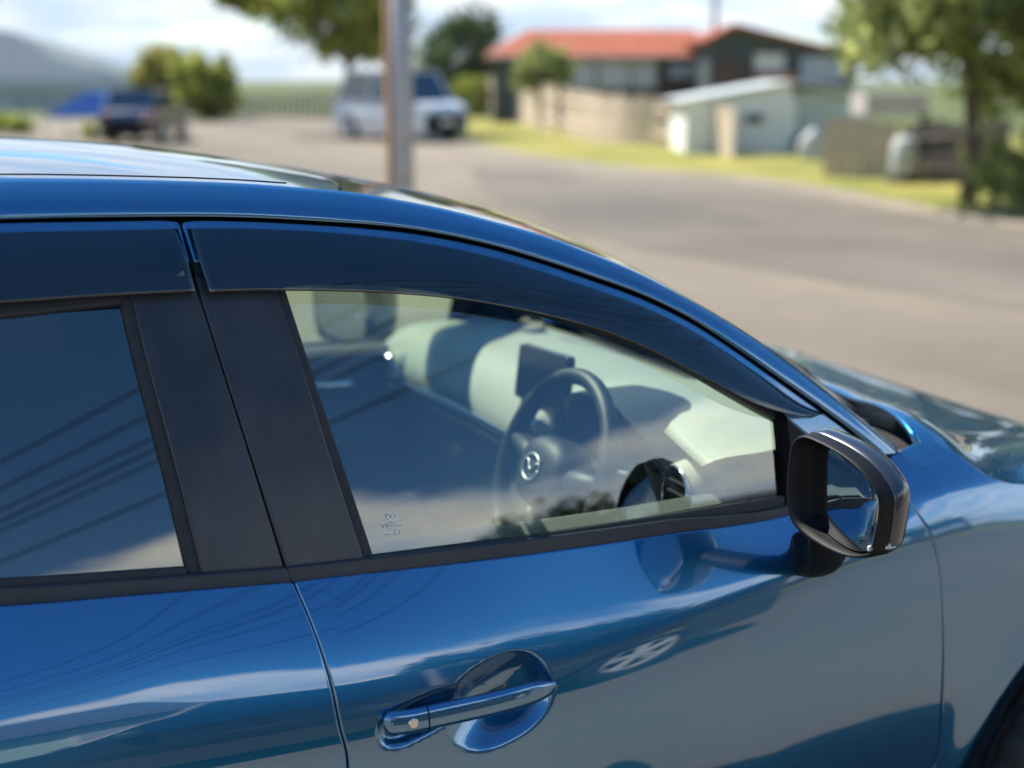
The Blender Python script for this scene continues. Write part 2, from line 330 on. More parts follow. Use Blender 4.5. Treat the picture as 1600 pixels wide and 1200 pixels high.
def panel(name, top, bot, mat, parent=None, left=None, right=None, W=Wg, off=0.0, nu=40, nv=16, hem=.018, rnd=.003, crease=False, th=None, e=None, evalW=None, **props):
    """sheet lofted on the flank: top/bottom/left/right edges as pixels or ('w',x,z); edges rolled inwards (hem)"""
    n = 160
    T = curve(top, n, W, off); B = curve(bot, n, W, off)
    Lf = curve([('w', *T[0])]+list(left or [])+[('w', *B[0])], n, W, off); Rt = curve([('w', *T[-1])]+list(right or [])+[('w', *B[-1])], n, W, off)
    lu = np.linalg.norm(np.diff(T, axis=0), axis=1).sum(); lv = max(np.linalg.norm(np.diff(Lf, axis=0), axis=1).sum(), .02)
    us = spacing(nu, min(.003/lu, .3/nu)); vs = spacing(nv, min(.003/lv, .3/nv))
    if crease: vs = np.concatenate([[0, .003], np.linspace(0, .5, nv//2)[1:-1]**1.0, .5-.03*np.array([1, .6, .3, .1]), [.5], .5+.03*np.array([.1, .3, .6, 1]), np.linspace(.5, 1, nv//2)[1:-1], [1]]); vs = np.unique(np.round(vs, 6))
    if crease:                                           # edges re-timed so that v = 0.5 sits on the crease
        def retime(C):
            i = int(np.argmin(np.abs(C[:, 1]-zc(C[:, 0])))); q = np.linspace(0, 1, n); s_ = np.where(q <= .5, q*2*i, i+(q-.5)*2*(n-1-i))
            return np.array([np.interp(s_, np.arange(n), C[:, k]) for k in (0, 1)]).T
        Lf, Rt = retime(Lf), retime(Rt)
    P = coons(T, B, Lf, Rt, us, vs); X, Z = P[..., 0].copy(), P[..., 1].copy()
    if crease:
        mid = int(np.argmin(np.abs(vs-.5))); dzm = zc(X[mid])-Z[mid]; f = np.where(vs <= .5, vs*2, 2-vs*2)[:, None]; Z = Z+f*dzm[None]
    Y = -((evalW or W)(X, Z)+off); nU, nV = len(us), len(vs)
    V = np.stack([X, Y, Z], -1).reshape(-1, 3); Fc = grid_faces(nU, nV, True)
    ring = list(range(nU))+[j*nU+nU-1 for j in range(1, nV)]+[(nV-1)*nU+i for i in range(nU-2, -1, -1)]+[j*nU for j in range(nV-2, 0, -1)]
    if hem > 0:
        c3 = V[ring]; m = len(ring); tang = np.roll(c3, -1, 0)-np.roll(c3, 1, 0); tang /= np.linalg.norm(tang, axis=1)[:, None]+1e-12
        Vg = V.reshape(nV, nU, 3); du = np.gradient(Vg, axis=1); dv = np.gradient(Vg, axis=0); nn = np.cross(du, dv); nn /= np.linalg.norm(nn, axis=-1)[..., None]+1e-12
        nn = nn.reshape(-1, 3); nn[nn[:, 1] > 0] *= -1; nr = nn[ring]
        outw = np.cross(tang, nr); cen = V.mean(0); sgn = np.sign(((c3-cen)*outw).sum(1)); sgn[sgn == 0] = 1
        # one consistent side for the whole ring
        outw *= (1 if np.median(sgn) > 0 else -1)
        r2 = c3+outw*rnd*.7-nr*rnd*.35; r3 = c3+outw*rnd-nr*rnd*1.2; r4 = c3+outw*rnd-nr*hem
        b0 = len(V); V = np.vstack([V, r2, r3, r4]); prev = ring
        for k in range(3):
            cur = list(range(b0+k*m, b0+(k+1)*m))
            for a in range(m):
                b = (a+1) % m; Fc.append((prev[a], prev[b], cur[b], cur[a]))
            prev = cur
    return mk(name, V, Fc, mat, parent, **props)

# ------------------------------------------------------------------ the blue hatchback (right-hand side towards the camera)
car = empty('parked_car', (0.6, 0, 0), label='glossy blue metallic hatchback filling the foreground, seen over its driver side', category='car')
car_inv = Matrix.Translation((-0.6, 0, 0))
def fix(o):                                              # meshes are written in world coordinates
    o.matrix_parent_inverse = Matrix.Translation((-0.6, 0, 0)); return o
PX = lambda *a, **k: fix(panel(*a, parent=car, **k))
def sub(o, parent): o.parent = parent; o.matrix_parent_inverse = Matrix.Identity(4); return o
mirrored = []                                            # right-hand parts to be mirrored to the far side

R1 = [('w', -1.32, 1.20), ('w', -1.05, 1.31), ('w', -.6, 1.395), ('w', -.25, 1.424), (0, 345), (265, 341), (375, 342), (500, 348), (625, 358), (700, 370), (775, 387), (850, 409), (925, 434), (1000, 461), (1075, 497), (1137, 536), (1200, 580), (1262, 624), (1325, 670), (1372, 709)]
R2 = [('w', -1.30, 1.385), ('w', -1.05, 1.42), ('w', -.6, 1.462), ('w', -.25, 1.478), (0, 280), (187, 282), (375, 288), (500, 297), (560, 303), (625, 314), (700, 329), (775, 348), (850, 369), (925, 396), (1000, 427), (1075, 466), (1137, 502), (1200, 543), (1269, 593), (1325, 637), (1406, 705)]
Wr = lambda x, z: Wg(x, z)-.006
NR = 220
c1 = curve(R1, NR, Wg, .006); c2 = curve(R2, NR, Wr)
# re-time both curves by x so that rows run straight across the rail
xs = np.linspace(0, 1, NR); x1 = c1[:, 0]; x2 = c2[:, 0]
P1 = np.stack([c1[:, 0], -(Wg(c1[:, 0], c1[:, 1])+.006), c1[:, 1]], -1); P2 = np.stack([c2[:, 0], -Wr(c2[:, 0], c2[:, 1]), c2[:, 1]], -1)
def rail_mesh():
    rows = [P1+np.array([0, .030, .002]), P1+np.array([0, .004, .0008]), P1+np.array([0, .0012, .0022])]
    for t in (.06, .2, .4, .6, .78, .9, .96):
        q = P1+(P2-P1)*t; q[:, 1] -= .007*4*t*(1-t); rows.append(q)
    rows += [P2+np.array([0, .0005, -.001]), P2+np.array([0, .004, .0012]), P2+np.array([0, .010, -.001]), P2+np.array([0, .012, -.014])]
    V = np.vstack(rows); return V, grid_faces(NR, len(rows), False)
V, Fc = rail_mesh()
body = fix(mk('roof_rail', V, Fc, M['paint'], car)); mirrored.append(body)
# interior face of rail and pillar (pale trim)
rows = [P1+np.array([0, .012, -.012]), P1+np.array([0, .055, .0]), P1*.4+P2*.6+np.array([0, .075, .0]), P2+np.array([0, .07, -.03]), P2+np.array([0, .014, -.016])]
o = fix(mk('pillar_trim', np.vstack(rows), grid_faces(NR, 5, True), M['trim'], car)); mirrored.append(o)
# roof skin
XF = .545
i2 = lambda x, k: np.interp(x, P2[:, 0], P2[:, k])
def roof_pts(dz=0.0, inset=0.012, ns=61):
    st = np.concatenate([np.linspace(-1.30, XF, 60)]); V = []
    for a in st:
        f = np.clip((a+.6)/(XF+.6), 0, 1); sh0 = .085*f*f
        for s in np.linspace(-1, 1, ns):
            sh = sh0*(1-s*s); k = 1-abs(s)**2.6
            V.append((a+sh, s*(-i2(a, 1)-inset), i2(a, 2)-.002+(.042-.036*f**3)*k-.10*f*sh+dz))
    return V, grid_faces(ns, len(st), False)
V, Fc = roof_pts()
roof = fix(mk('roof_panel', V, Fc, M['paint'], car))
V, Fc = roof_pts(-.045, .03, 31); fix(mk('roof_lining', V, Fc, M['trim'], car))
# windscreen
XW = P2[-1, 0]
def screen_pts(dx=0.0, inset=.012, ns=41, nt=40, t0=0.0, t1=1.0, dz=0.0):
    V = []
    for t in np.linspace(t0, t1, nt):
        a = XF+.006+(XW-.02-XF)*t
        for s in np.linspace(-1, 1, ns):
            sh = (.085+.045*t)*(1-s*s)
            V.append((a+sh+dx, s*(-i2(a, 1)-inset), i2(a, 2)-.004+.008*(1-abs(s)**2.4)-.10*(1-t)**3*sh+dz))
    return V, grid_faces(ns, nt, False)
V, Fc = screen_pts(); wind = fix(mk('windscreen', V, Fc, M['wind'], car))
V, Fc = screen_pts(dz=.0015, t0=0, t1=.035, nt=4); sub(mk('header_band', V, Fc, M['gloss']), wind)
V, Fc = screen_pts(dz=.0015, t0=.955, t1=1.0, nt=4); sub(mk('base_band', V, Fc, M['gloss']), wind)
# windscreen side mouldings
for sgn in (-1, 1):
    pts = [(P2[i, 0], sgn*(-P2[i, 1]-.011), P2[i, 2]-.004) for i in range(NR) if XF-.02 < P2[i, 0]][::4]
    sub(MB().tube(pts, .0055, 6).build('screen_moulding', M['rubber'], None, True), wind)
# roof moulding (thin black ditch strip on the rear two thirds of the roof edge)
for sgn in (-1, 1):
    pts = [(P2[i, 0], sgn*(-P2[i, 1]-.030), P2[i, 2]+.0045) for i in range(NR) if P2[i, 0] < XF-.01][::5]
    sub(MB().tube(pts, .0013, 6).build('roof_strip', M['rubber'], None, True), roof)

# ---- doors
SEAM_L = [(443, 884), (455, 912), (487, 985), (511, 1060), (526, 1130), (540, 1200), ('w', .405, .60), ('w', .40, .28)]   # rear door's edge below the belt
SEAM_R = [(451, 884), (463, 911), (495, 985), (519, 1060), (534.5, 1130), (548.5, 1200), ('w', .413, .60), ('w', .408, .28)]
rd_top = [('w', -.60, 1.0345), ('w', -.3, 1.018), (0, 950), (220, 932), (456, 912)]
fd_top = [(464, 911), (640, 891), (830, 868), (1030, 839), (1237, 805), ('w', 1.29, .951), ('w', 1.42, .968)]
rear_door = PX('rear_door', rd_top, [('w', -.44, .28), ('w', 0, .28), ('w', .398, .28)], M['paint'], left=[('w', -.585, .95), ('w', -.56, .80), ('w', -.46, .62), ('w', -.36, .45)], right=SEAM_L[2:7], W=Wl, nu=150, nv=110, crease=True)
_cup1 = cup
SH = at_y(640, 1131, -.845)
def cup2(x, z):
    dx = x-SH[0]; dz = z-SH[2]; a = dx*math.cos(CUPA)+dz*math.sin(CUPA); b = -dx*math.sin(CUPA)+dz*math.cos(CUPA)
    a2 = np.where(a > 0, a*.45, a); r = ((np.abs(a2)/.048)**2.4+(np.abs(b)/.0265)**2.4)**(1/2.4)
    t = np.clip((1-r)/.30, 0, 1); return np.maximum(_cup1(x, z), .010*t*t*(3-2*t))
Wd = lambda x, z: Wl(x, z)-cup2(x, z)
front_door = PX('front_door', fd_top, [('w', .408, .28), ('w', .9, .28), ('w', 1.425, .28)], M['paint'], left=SEAM_R[2:7], right=[(1405, 752), (1421, 785), (1452, 838), (1466, 890), (1472, 1000), (1470, 1080), (1456, 1200)], W=Wl, evalW=Wd, nu=420, nv=250, crease=True)
mirrored += [rear_door, front_door]
# fender
top = [(1391, 713), (1407, 706.5), (1437, 693), (1465, 697), (1490, 706), (1512, 722), (1532, 737), (1560, 751), (1600, 757), ('w', 2.0, .872), ('w', 2.25, .795), ('w', 2.50, .705)]
arch = [('w', WHX+.335*math.cos(a), WHZ+.335*math.sin(a)) for a in np.linspace(R(188), R(-8), 22)]
def bot_arch(a, b): return [('w', a, .28)]+[('w', WHX+.335*math.cos(t), WHZ+.335*math.sin(t)) for t in np.linspace(R(185), R(0), 15)]+[('w', b, .30)]
fender = PX('front_wing', top, [('w', 1.44, .28), ('w', 1.50, .28)]+arch+[('w', 2.32, .30)], M['paint'], left=[(1408, 751), (1425, 785), (1456, 838), (1470, 890), (1476.5, 1000), (1474.5, 1080), (1461, 1200)], W=Wl, nu=180, nv=120, crease=True)
mirrored.append(fender)
# rear quarter below the belt
archr = [('w', WHR+.335*math.cos(t), WHZ+.335*math.sin(t)) for t in np.linspace(R(188), R(20), 16)]
quarter = PX('rear_quarter', [('w', -1.50, 1.0), ('w', -1.0, 1.035), ('w', -.605, 1.034)], [('w', -1.52, .30), ('w', -1.10, .30)]+archr, M['paint'], right=[('w', -.59, .95), ('w', -.565, .80), ('w', -.47, .62)], W=Wl, nu=80, nv=70, crease=True)
mirrored.append(quarter)
cpil = PX('rear_pillar', [('w', -1.31, 1.20), ('w', -1.05, 1.307), ('w', -.80, 1.36), ('w', -.57, 1.392)], [('w', -1.5, 1.005), ('w', -1.1, 1.035), ('w', -.57, 1.033)], M['paint'], W=Wg, off=.004, nu=30, nv=20)
mirrored.append(cpil)
sill = PX('sill', [('w', -.36, .272), ('w', .4, .272), ('w', 1.50, .272)], [('w', -.34, .17), ('w', .4, .17), ('w', 1.5, .17)], M['dashdark'], W=Wl, off=-.015, nu=30, nv=8); mirrored.append(sill)

# seam backing: black strips well behind the gaps
for nm, T, B, W, off in [
    ('gap_liner', [(420, 884), (455, 1000), (500, 1200), ('w', .38, .28)], [(480, 884), (525, 1000), (580, 1200), ('w', .44, .28)], Wl, -.020),
    ('gap_liner', [(1370, 713), (1400, 800), (1440, 900), (1440, 1200), ('w', 1.40, .28)], [(1410, 708), (1450, 800), (1500, 900), (1500, 1200), ('w', 1.47, .28)], Wl, -.022),
    ('gap_liner', [(262, 345), (330, 560), (430, 890)], [(312, 345), (380, 560), (475, 890)], Wg, -.016),
    ('gap_liner', [('w', -.6, 1.41), (0, 337), (280, 333), (500, 340), (700, 362), (850, 400), (1000, 452), (1137, 526), (1262, 613), (1372, 702)], [('w', -.6, 1.36), (0, 372), (280, 366), (500, 374), (700, 398), (850, 437), (1000, 490), (1137, 565), (1262, 650), (1350, 716)], Wg, -.016)]:
    mirrored.append(PX(nm, T, B, M['black'], W=W, off=off, hem=0, nu=60, nv=5))

# belt mouldings
def belt(name, up, lo, parent, off=.007):
    o = panel(name, up, lo, M['mould'], None, W=Wg, off=off, nu=60, nv=8, hem=.02, rnd=.004); return sub(o, parent)
belt('belt_moulding', [(0, 924), (220, 909), (452, 890)], [(0, 947), (220, 930), (454, 911)], rear_door) if False else None
rb_up = [('w', -.60, 1.055), ('w', -.3, 1.040), (0, 922), (220, 908), (446, 890)]; rb_lo = [('w', -.60, 1.034), ('w', -.3, 1.018), (0, 947), (220, 930), (453, 911)]
fb_up = [(452, 889), (640, 868), (830, 845), (1030, 818), (1241, 785), ('w', 1.22, .972)]; fb_lo = [(459, 911), (640, 890), (830, 867), (1030, 838), (1241, 804.5), ('w', 1.22, .951)]
belt('belt_moulding', rb_up, rb_lo, rear_door); belt('belt_moulding', fb_up, fb_lo, front_door)
# inner glass seal (thin lip above the moulding)
sub(panel('glass_seal', [('w', -.58, 1.068), (0, 907), (290, 888)], [('w', -.58, 1.054), (0, 925), (290, 905)], M['rubber'], None, W=Wg, off=.000, nu=30, nv=5, hem=.012, rnd=.003), rear_door)
sub(panel('glass_seal', [(574, 871), (830, 838), (1030, 808), (1241, 774)], [(574, 880), (830, 847), (1030, 820), (1241, 788)], M['rubber'], None, W=Wg, off=.000, nu=40, nv=5, hem=.012, rnd=.003), front_door)
# pillar covers
sub(panel('pillar_cover', [(203, 440), (298.5, 432)], [(318, 894), (440.5, 886)], M['pillar'], None, left=[(232, 560), (275, 720)], right=[(343, 573), (395.5, 740)], W=Wg, off=.003, nu=16, nv=40), rear_door)
sub(panel('pillar_cover', [(306.5, 432), (426, 436)], [(450, 886), (566, 873)], M['pillar'], None, left=[(351.5, 573), (404.5, 740)], right=[(470, 572), (519, 730)], W=Wg, off=.003, nu=16, nv=40), front_door)
sub(panel('window_channel', [(184, 440), (203, 440)], [(296, 895), (317, 894)], M['rubber'], None, left=[(212, 560), (254, 720)], right=[(232, 560), (275, 720)], W=Wg, off=-.002, nu=6, nv=40), rear_door)
sub(panel('window_channel', [(427, 436), (438, 437)], [(567, 873), (581, 870)], M['rubber'], None, left=[(471, 572), (520, 730)], right=[(482, 572), (534, 728)], W=Wg, off=-.002, nu=6, nv=40), front_door)
# painted window frames under the rail
rf_t = [('w', -.62, 1.387), ('w', -.25, 1.418), (0, 350), (140, 347.5), (262, 346), (277, 348)]; rf_b = [('w', -.62, 1.335), ('w', -.25, 1.372), (0, 415), (150, 411), (295, 407)]
ff_t = [(287, 349), (300, 346.5), (375, 347), (500, 353), (625, 363.5), (700, 375.5), (775, 392), (850, 414), (925, 439.5), (1000, 467), (1075, 503), (1137, 542), (1200, 586), (1262, 630), (1325, 676), (1368, 712)]
ff_b = [(304, 407), (375, 405), (500, 407), (625, 413), (700, 424), (775, 440), (850, 460), (925, 485), (1000, 511), (1075, 546), (1137, 583), (1180, 612), (1222, 645), (1262, 678), (1320, 715)]
sub(panel('window_frame', rf_t, rf_b, M['paint'], None, W=Wg, off=.001, nu=60, nv=8), rear_door)
sub(panel('window_frame', ff_t, ff_b, M['paint'], None, W=Wg, off=.001, nu=160, nv=8), front_door)
# black inner frames
sub(panel('window_surround', [('w', -.6, 1.345), (0, 412), (292, 407)], [('w', -.6, 1.30), (0, 492), (192, 470), (230, 466)], M['rubber'], None, W=Wg, off=-.004, nu=40, nv=6), rear_door)
fg_t = [(430, 440), (500, 436), (625, 440), (700, 450), (775, 466), (850, 486), (925, 511), (1000, 538), (1075, 573), (1137, 609), (1180, 634), (1228, 660)]
sub(panel('window_surround', [(300, 405), (375, 403), (500, 405), (625, 411), (700, 422), (775, 438), (850, 458), (925, 483), (1000, 509), (1075, 544), (1137, 581), (1180, 610), (1224, 643)], [(310, 437)]+fg_t, M['rubber'], None, W=Wg, off=-.004, nu=60, nv=6), front_door)
# corner sail where the mirror mounts
sub(panel('mirror_sail', [(1222, 645), (1250, 655), (1285, 690), (1325, 716)], [(1238, 792), (1270, 790), (1300, 785), (1330, 775)], M['plastic'], None, W=Wg, off=.000, nu=12, nv=12), front_door)
sub(panel('front_channel', [(1217, 640), (1229, 652)], [(1231, 795), (1243, 795)], M['black'], None, W=Wg, off=.003, nu=5, nv=14, hem=.015), front_door)
# glass
rg = sub(panel('window_glass', [('w', -.58, 1.345), (0, 440), (232, 430)], [('w', -.58, 1.03), (0, 935), (316, 915)], M['privacy'], None, W=Wg, off=-.012, nu=40, nv=30, hem=0), rear_door)
fgl = sub(panel('window_glass', [(425, 430), (500, 425), (625, 430), (700, 440), (775, 456), (850, 476), (925, 501), (1000, 528), (1075, 563), (1137, 599), (1180, 624), (1240, 655)], [(572, 900), (830, 868), (1030, 840), (1250, 805)], M['glass'], None, W=Wg, off=-.010, nu=60, nv=40, hem=0), front_door)
# smoked rain visors: a lip standing off the frame
def visor(name, up, lo, parent, lift=.022, tip=True):
    n = 90; T = curve(up, n, Wg, .004); B = curve(lo, n, Wg, lift); rows = []
    for k, t in enumerate([0, .04, .12, .25, .4, .55, .7, .85, .95, 1.0]):
        q = T+(B-T)*t; f = 1-(1-min(t*1.3, 1))**2
        rows.append(np.stack([q[:, 0], -(Wg(q[:, 0], q[:, 1])+.004+(lift-.004)*f), q[:, 1]], -1))
    rows.append(rows[-1]+np.array([0, .003, .0005])); 
    V = np.vstack(rows); nv = len(rows); Fc = grid_faces(n, nv, True); 
    # end returns down to the frame
    for col in (0, n-1):
        b = len(V); e = np.array([V[j*n+col] for j in range(nv-1)]); e2 = e.copy(); e2[:, 1] = -(Wg(e2[:, 0], e2[:, 2])+.002); V = np.vstack([V, e2])
        for j in range(nv-2): Fc.append((j*n+col, (j+1)*n+col, b+j+1, b+j))
    o = mk(name, V, Fc, M['visor']); return sub(o, parent)
visor('rain_visor', [('w', -.58, 1.375), ('w', -.25, 1.408), (0, 363), (140, 360), (278, 357)], [('w', -.58, 1.30), ('w', -.25, 1.338), (0, 474), (150, 464), (305, 456)], rear_door)
visor('rain_visor', [(292, 357), (375, 356.5), (500, 362), (625, 374), (700, 386), (775, 403), (850, 425), (925, 450), (1000, 477), (1075, 513), (1137, 552), (1200, 595), (1250, 630), (1287, 646)], [(328, 457), (400, 455), (500, 455), (614, 459), (730, 470), (865, 496), (950, 520), (1020, 549), (1075, 578), (1130, 607), (1169, 627), (1215, 643), (1255, 650), (1285, 648)], front_door)
# etched maker's stamp on the driver's window: ring emblem with a wing, two letters (mirror-read) and small print
def on_glass(u, v, off=-.0085):
    q = S(u, v, Wg, off); return (q[0], -(Wg(q[0], q[1])+off), q[1])
mb = MB()
def stroke(pix, r=.0006): mb.tube([on_glass(u, v) for u, v in pix], r, 4)
stroke([(611+7.5*math.cos(a), 806.5+5.5*math.sin(a)) for a in np.linspace(0, 2*math.pi, 17)])
stroke([(605, 803), (609, 804.5), (611, 809), (613, 804.5), (617, 803)])
stroke([(596.5, 819), (599, 825), (601.5, 818.5)]); stroke([(603.5, 818), (603.8, 824), (606, 824.5), (607.5, 817.5)])
for a, b, y in [(609, 618, 821), (606, 622, 827.5), (602, 614, 835), (609, 618, 816.5), (598, 601, 812), (619, 628, 821)]:
    for x in np.arange(a, b, 2.2): stroke([(x, y), (x+1.3, y-.4)], .0007)
stroke([(621+4*math.cos(a), 832+4*math.sin(a)) for a in np.linspace(0, 2*math.pi, 13)])
sub(mb.build('glass_stamp', M['etch']), front_door)

# ---- door handle
HB = lambda u, v, out: np.array([*(lambda p: (p[0], -(Wl(p[0], p[1])+out), p[1]))(S(u, v, Wl, out))])
def handle(name, path, hw, hh, mat, capL=True, capR=True):
    P = cr_spline([HB(u, v, o_) for u, v, o_ in path], 44); n = 20; V = []; m = len(P)
    for i, p in enumerate(P):
        t = P[min(i+1, m-1)]-P[max(i-1, 0)]; t /= np.linalg.norm(t); nrm = np.array([0, -1, 0.12]); side = np.cross(nrm, t); side /= np.linalg.norm(side); nn = np.cross(t, side)
        a = i/(m-1); k = 1.0
        if capL: k *= min(1, math.sqrt(max(0, 1-max(0, 1-a/.22)**2))+.02) if a < .22 else 1
        if capR: k *= min(1, math.sqrt(max(0, 1-max(0, 1-(1-a)/.30)**2))*.75+.25*min(1, (1-a)/.30)+.02) if a > .70 else 1
        for j in range(n):
            th = 2*math.pi*j/n; c, s_ = math.cos(th), math.sin(th)
            V.append(p+side*hh*k*np.sign(c)*abs(c)**.65+nn*hw*(.35+.65*k)*np.sign(s_)*abs(s_)**.75)
    Fc = [(i*n+j, i*n+(j+1) % n, (i+1)*n+(j+1) % n, (i+1)*n+j) for i in range(m-1) for j in range(n)]+[tuple(range(n))[::-1], tuple((m-1)*n+j for j in range(n))]
    return sub(autosmooth(mk(name, V, Fc, mat), 60), front_door)
handle('door_handle', [(669, 1121, .014), (720, 1110, .018), (770, 1099, .020), (820, 1086, .018), (858, 1075, .010), (869, 1071, .002)], .0085, .0165, M['paint'], capL=False)
handle('handle_cap', [(598, 1131, .004), (612, 1130, .009), (640, 1127, .012), (666.5, 1121.5, .014)], .0085, .0165, M['paint'], capR=False)
kp = HB(646, 1130, .0205); kn = np.array([0, -1.0, .12])
mb = MB(); mb.lathe([(.0, .0022), (.0062, .0022), (.0070, .0012), (.0072, -.004)], kp, kn, 24); mb.box(kp+np.array([0, -.0024, 0]), (.0012, .0006, .008)); sub(autosmooth(mb.build('lock_cylinder', M['chrome']), 30), front_door)

# ---- door mirror (rear outline traced on a plane across the car, body swept forwards)
def make_mirror():
    root = empty('door_mirror'); root.parent = car; fix(root)
    XM = 1.09
    outl = [(1241, 698), (1247, 684), (1259, 679), (1283, 689), (1310, 706), (1336, 729), (1354, 754), (1366, 781), (1365, 815), (1360, 850), (1356, 868), (1340, 874), (1318, 872), (1297, 863), (1275, 849), (1255, 832), (1242, 814), (1236, 780), (1237, 735)]
    A = np.array([at_x(u, v, XM)[1:] for u, v in outl]); A = cr_spline(np.vstack([A, A[:1]]), 73)[:-1]; cen = A.mean(0); n = len(A)
    def ring(x, sc, dy=0, dz=0): return np.stack([np.full(n, x)+.0, (A[:, 0]-cen[0])*sc+cen[0]+dy, (A[:, 1]-cen[1])*sc+cen[1]+dz], -1)
    yaw = lambda P: np.stack([P[:, 0]-.10*(P[:, 1]-cen[0]), P[:, 1], P[:, 2]], -1)
    # bezel: inner recess wall, rim, outer band
    rows = [ring(XM+.055, .80, -.010, .002), ring(XM+.053, .86, -.009, .002), ring(XM+.012, .905, -.006, .001), ring(XM+.003, .93, -.004, .001), ring(XM-.001, .955, -.002), ring(XM, .98), ring(XM+.004, .995), ring(XM+.010, 1.002), ring(XM+.024, 1.006, -.001, .001)]
    V = np.vstack([yaw(r) for r in rows]); Fc = [(i*n+k, (i+1)*n+k, (i+1)*n+(k+1) % n, i*n+(k+1) % n) for i in range(len(rows)-1) for k in range(n)]
    Fc.append(tuple(range(n)))
    sub(mk('mirror_bezel', V, Fc, M['plastic']), root)
    rows = [ring(XM+.022, 1.004, -.001, .001), ring(XM+.024, 1.016, -.002, .002), ring(XM+.034, 1.02, -.002, .004), ring(XM+.050, .985, .0, .006), ring(XM+.066, .88, .006, .005), ring(XM+.078, .70, .012, .002), ring(XM+.086, .42, .018, 0), ring(XM+.088, .05, .02, 0)]
    V = np.vstack([yaw(r) for r in rows]); Fc = [(i*n+k, (i+1)*n+k, (i+1)*n+(k+1) % n, i*n+(k+1) % n) for i in range(len(rows)-1) for k in range(n)]
    V2 = V.copy(); cov = sub(mk('mirror_cover', V, Fc, M['cap']), root)
    # glass, slightly bulged
    rows = [ring(XM+.0175, .885, -.007, .002), ring(XM+.0162, .865, -.007, .002), ring(XM+.0145, .5, -.007, .002), ring(XM+.014, .02, -.007, .002)]
    V = np.vstack([yaw(r) for r in rows]); V[:, 0] += .19*(V[:, 1]-cen[0])
    Fc = [(i*n+k, (i+1)*n+k, (i+1)*n+(k+1) % n, i*n+(k+1) % n) for i in range(3) for k in range(n)]
    sub(mk('mirror_glass', V, Fc, M['mirror']), root)
    # clear side repeater along the lower outer corner
    mb = MB(); a0 = at_x(1361, 855, XM+.012)
    for k in range(7):
        p = at_x(1362+5.2*k, 856.5-.7*k, XM+.012+.004*k); mb.box(p, (.012, .0042, .0075), 0, .0012)
    sub(mb.build('side_repeater', M['clear'], None, True), root)
    # foot
    P = []
    f0 = HB(1258, 856, .0); 
    path = [f0+np.array([.012, .012, -.010]), f0+np.array([.010, -.015, -.012]), f0+np.array([.0, -.050, .002]), np.array([XM+.05, cen[0]+.055, A[:, 1].min()+.018])]
    pts = cr_spline(path, 14); V = []; n2 = 18
    for i, p in enumerate(pts):
        t = i/13; a, b = (.040*(1-t)+.036*t), (.034*(1-t)+.018*t)
        if i == 0: a, b = a*1.05, b*1.05
        for j in range(n2):
            th = 2*math.pi*j/n2; V.append(p+np.array([a*np.sign(math.cos(th))*abs(math.cos(th))**.8, 0, b*np.sign(math.sin(th))*abs(math.sin(th))**.8]))
    Fc = [(i*n2+j, i*n2+(j+1) % n2, (i+1)*n2+(j+1) % n2, (i+1)*n2+j) for i in range(13) for j in range(n2)]+[tuple(13*n2+j for j in range(n2))]
    sub(autosmooth(mk('mirror_foot', V, Fc, M['plastic']), 50), root)
    return root
mirror_root = make_mirror(); mirrored.append(mirror_root)

# ---- bonnet, cowl, wipers
gap = curve(top, 200, Wl); gx = gap[:, 0]
g_y = lambda x: np.interp(x, gx, Wl(gap[:, 0], gap[:, 1])); g_z = lambda x: np.interp(x, gx, gap[:, 1])
XB0 = S(1437, 693, Wl)[0]
def bonnet_pts(dz=0, ns=61, nt=70):
    V = []
    for t in np.linspace(0, 1, nt):
        for s in np.linspace(-1, 1, ns):
            a = XB0+(2.49-XB0)*t; sh = (.11*(1-t)+.16*t)*(1-s*s)
            x = a+sh; ye = g_y(a)-.005; k = 1-abs(s)**2.3; sh_l = (abs(s)-.62)/.1
            z = g_z(a)+.001-.040*k+.060*(1-math.exp(-(1-abs(s))/.11))-(.20*(1-t)+.42*t)*sh*.55-.006*math.exp(-sh_l**2)*(1-t)
            edge = -.010*max(0, 1-t/.02) if t < .02 else 0
            V.append((x, s*ye, z+dz+edge))
    return V, grid_faces(ns, nt, True)
V, Fc = bonnet_pts(); bonnet = fix(mk('bonnet', V, Fc, M['paint'], car))
# rolled rear lip of the bonnet
def bon_edge(s):
    sh = .11*(1-s*s); k = 1-abs(s)**2.3; return np.array([XB0+sh, s*(g_y(XB0)-.005), g_z(XB0)+.001-.040*k+.060*(1-math.exp(-(1-abs(s))/.11))-.20*sh*.55-.006*math.exp(-((abs(s)-.62)/.1)**2)-.010])
sub(MB().tube([bon_edge(s)+np.array([.002, 0, .004]) for s in np.linspace(-.995, .995, 60)], .006, 8).build('bonnet_lip', M['paint'], None, True), bonnet)
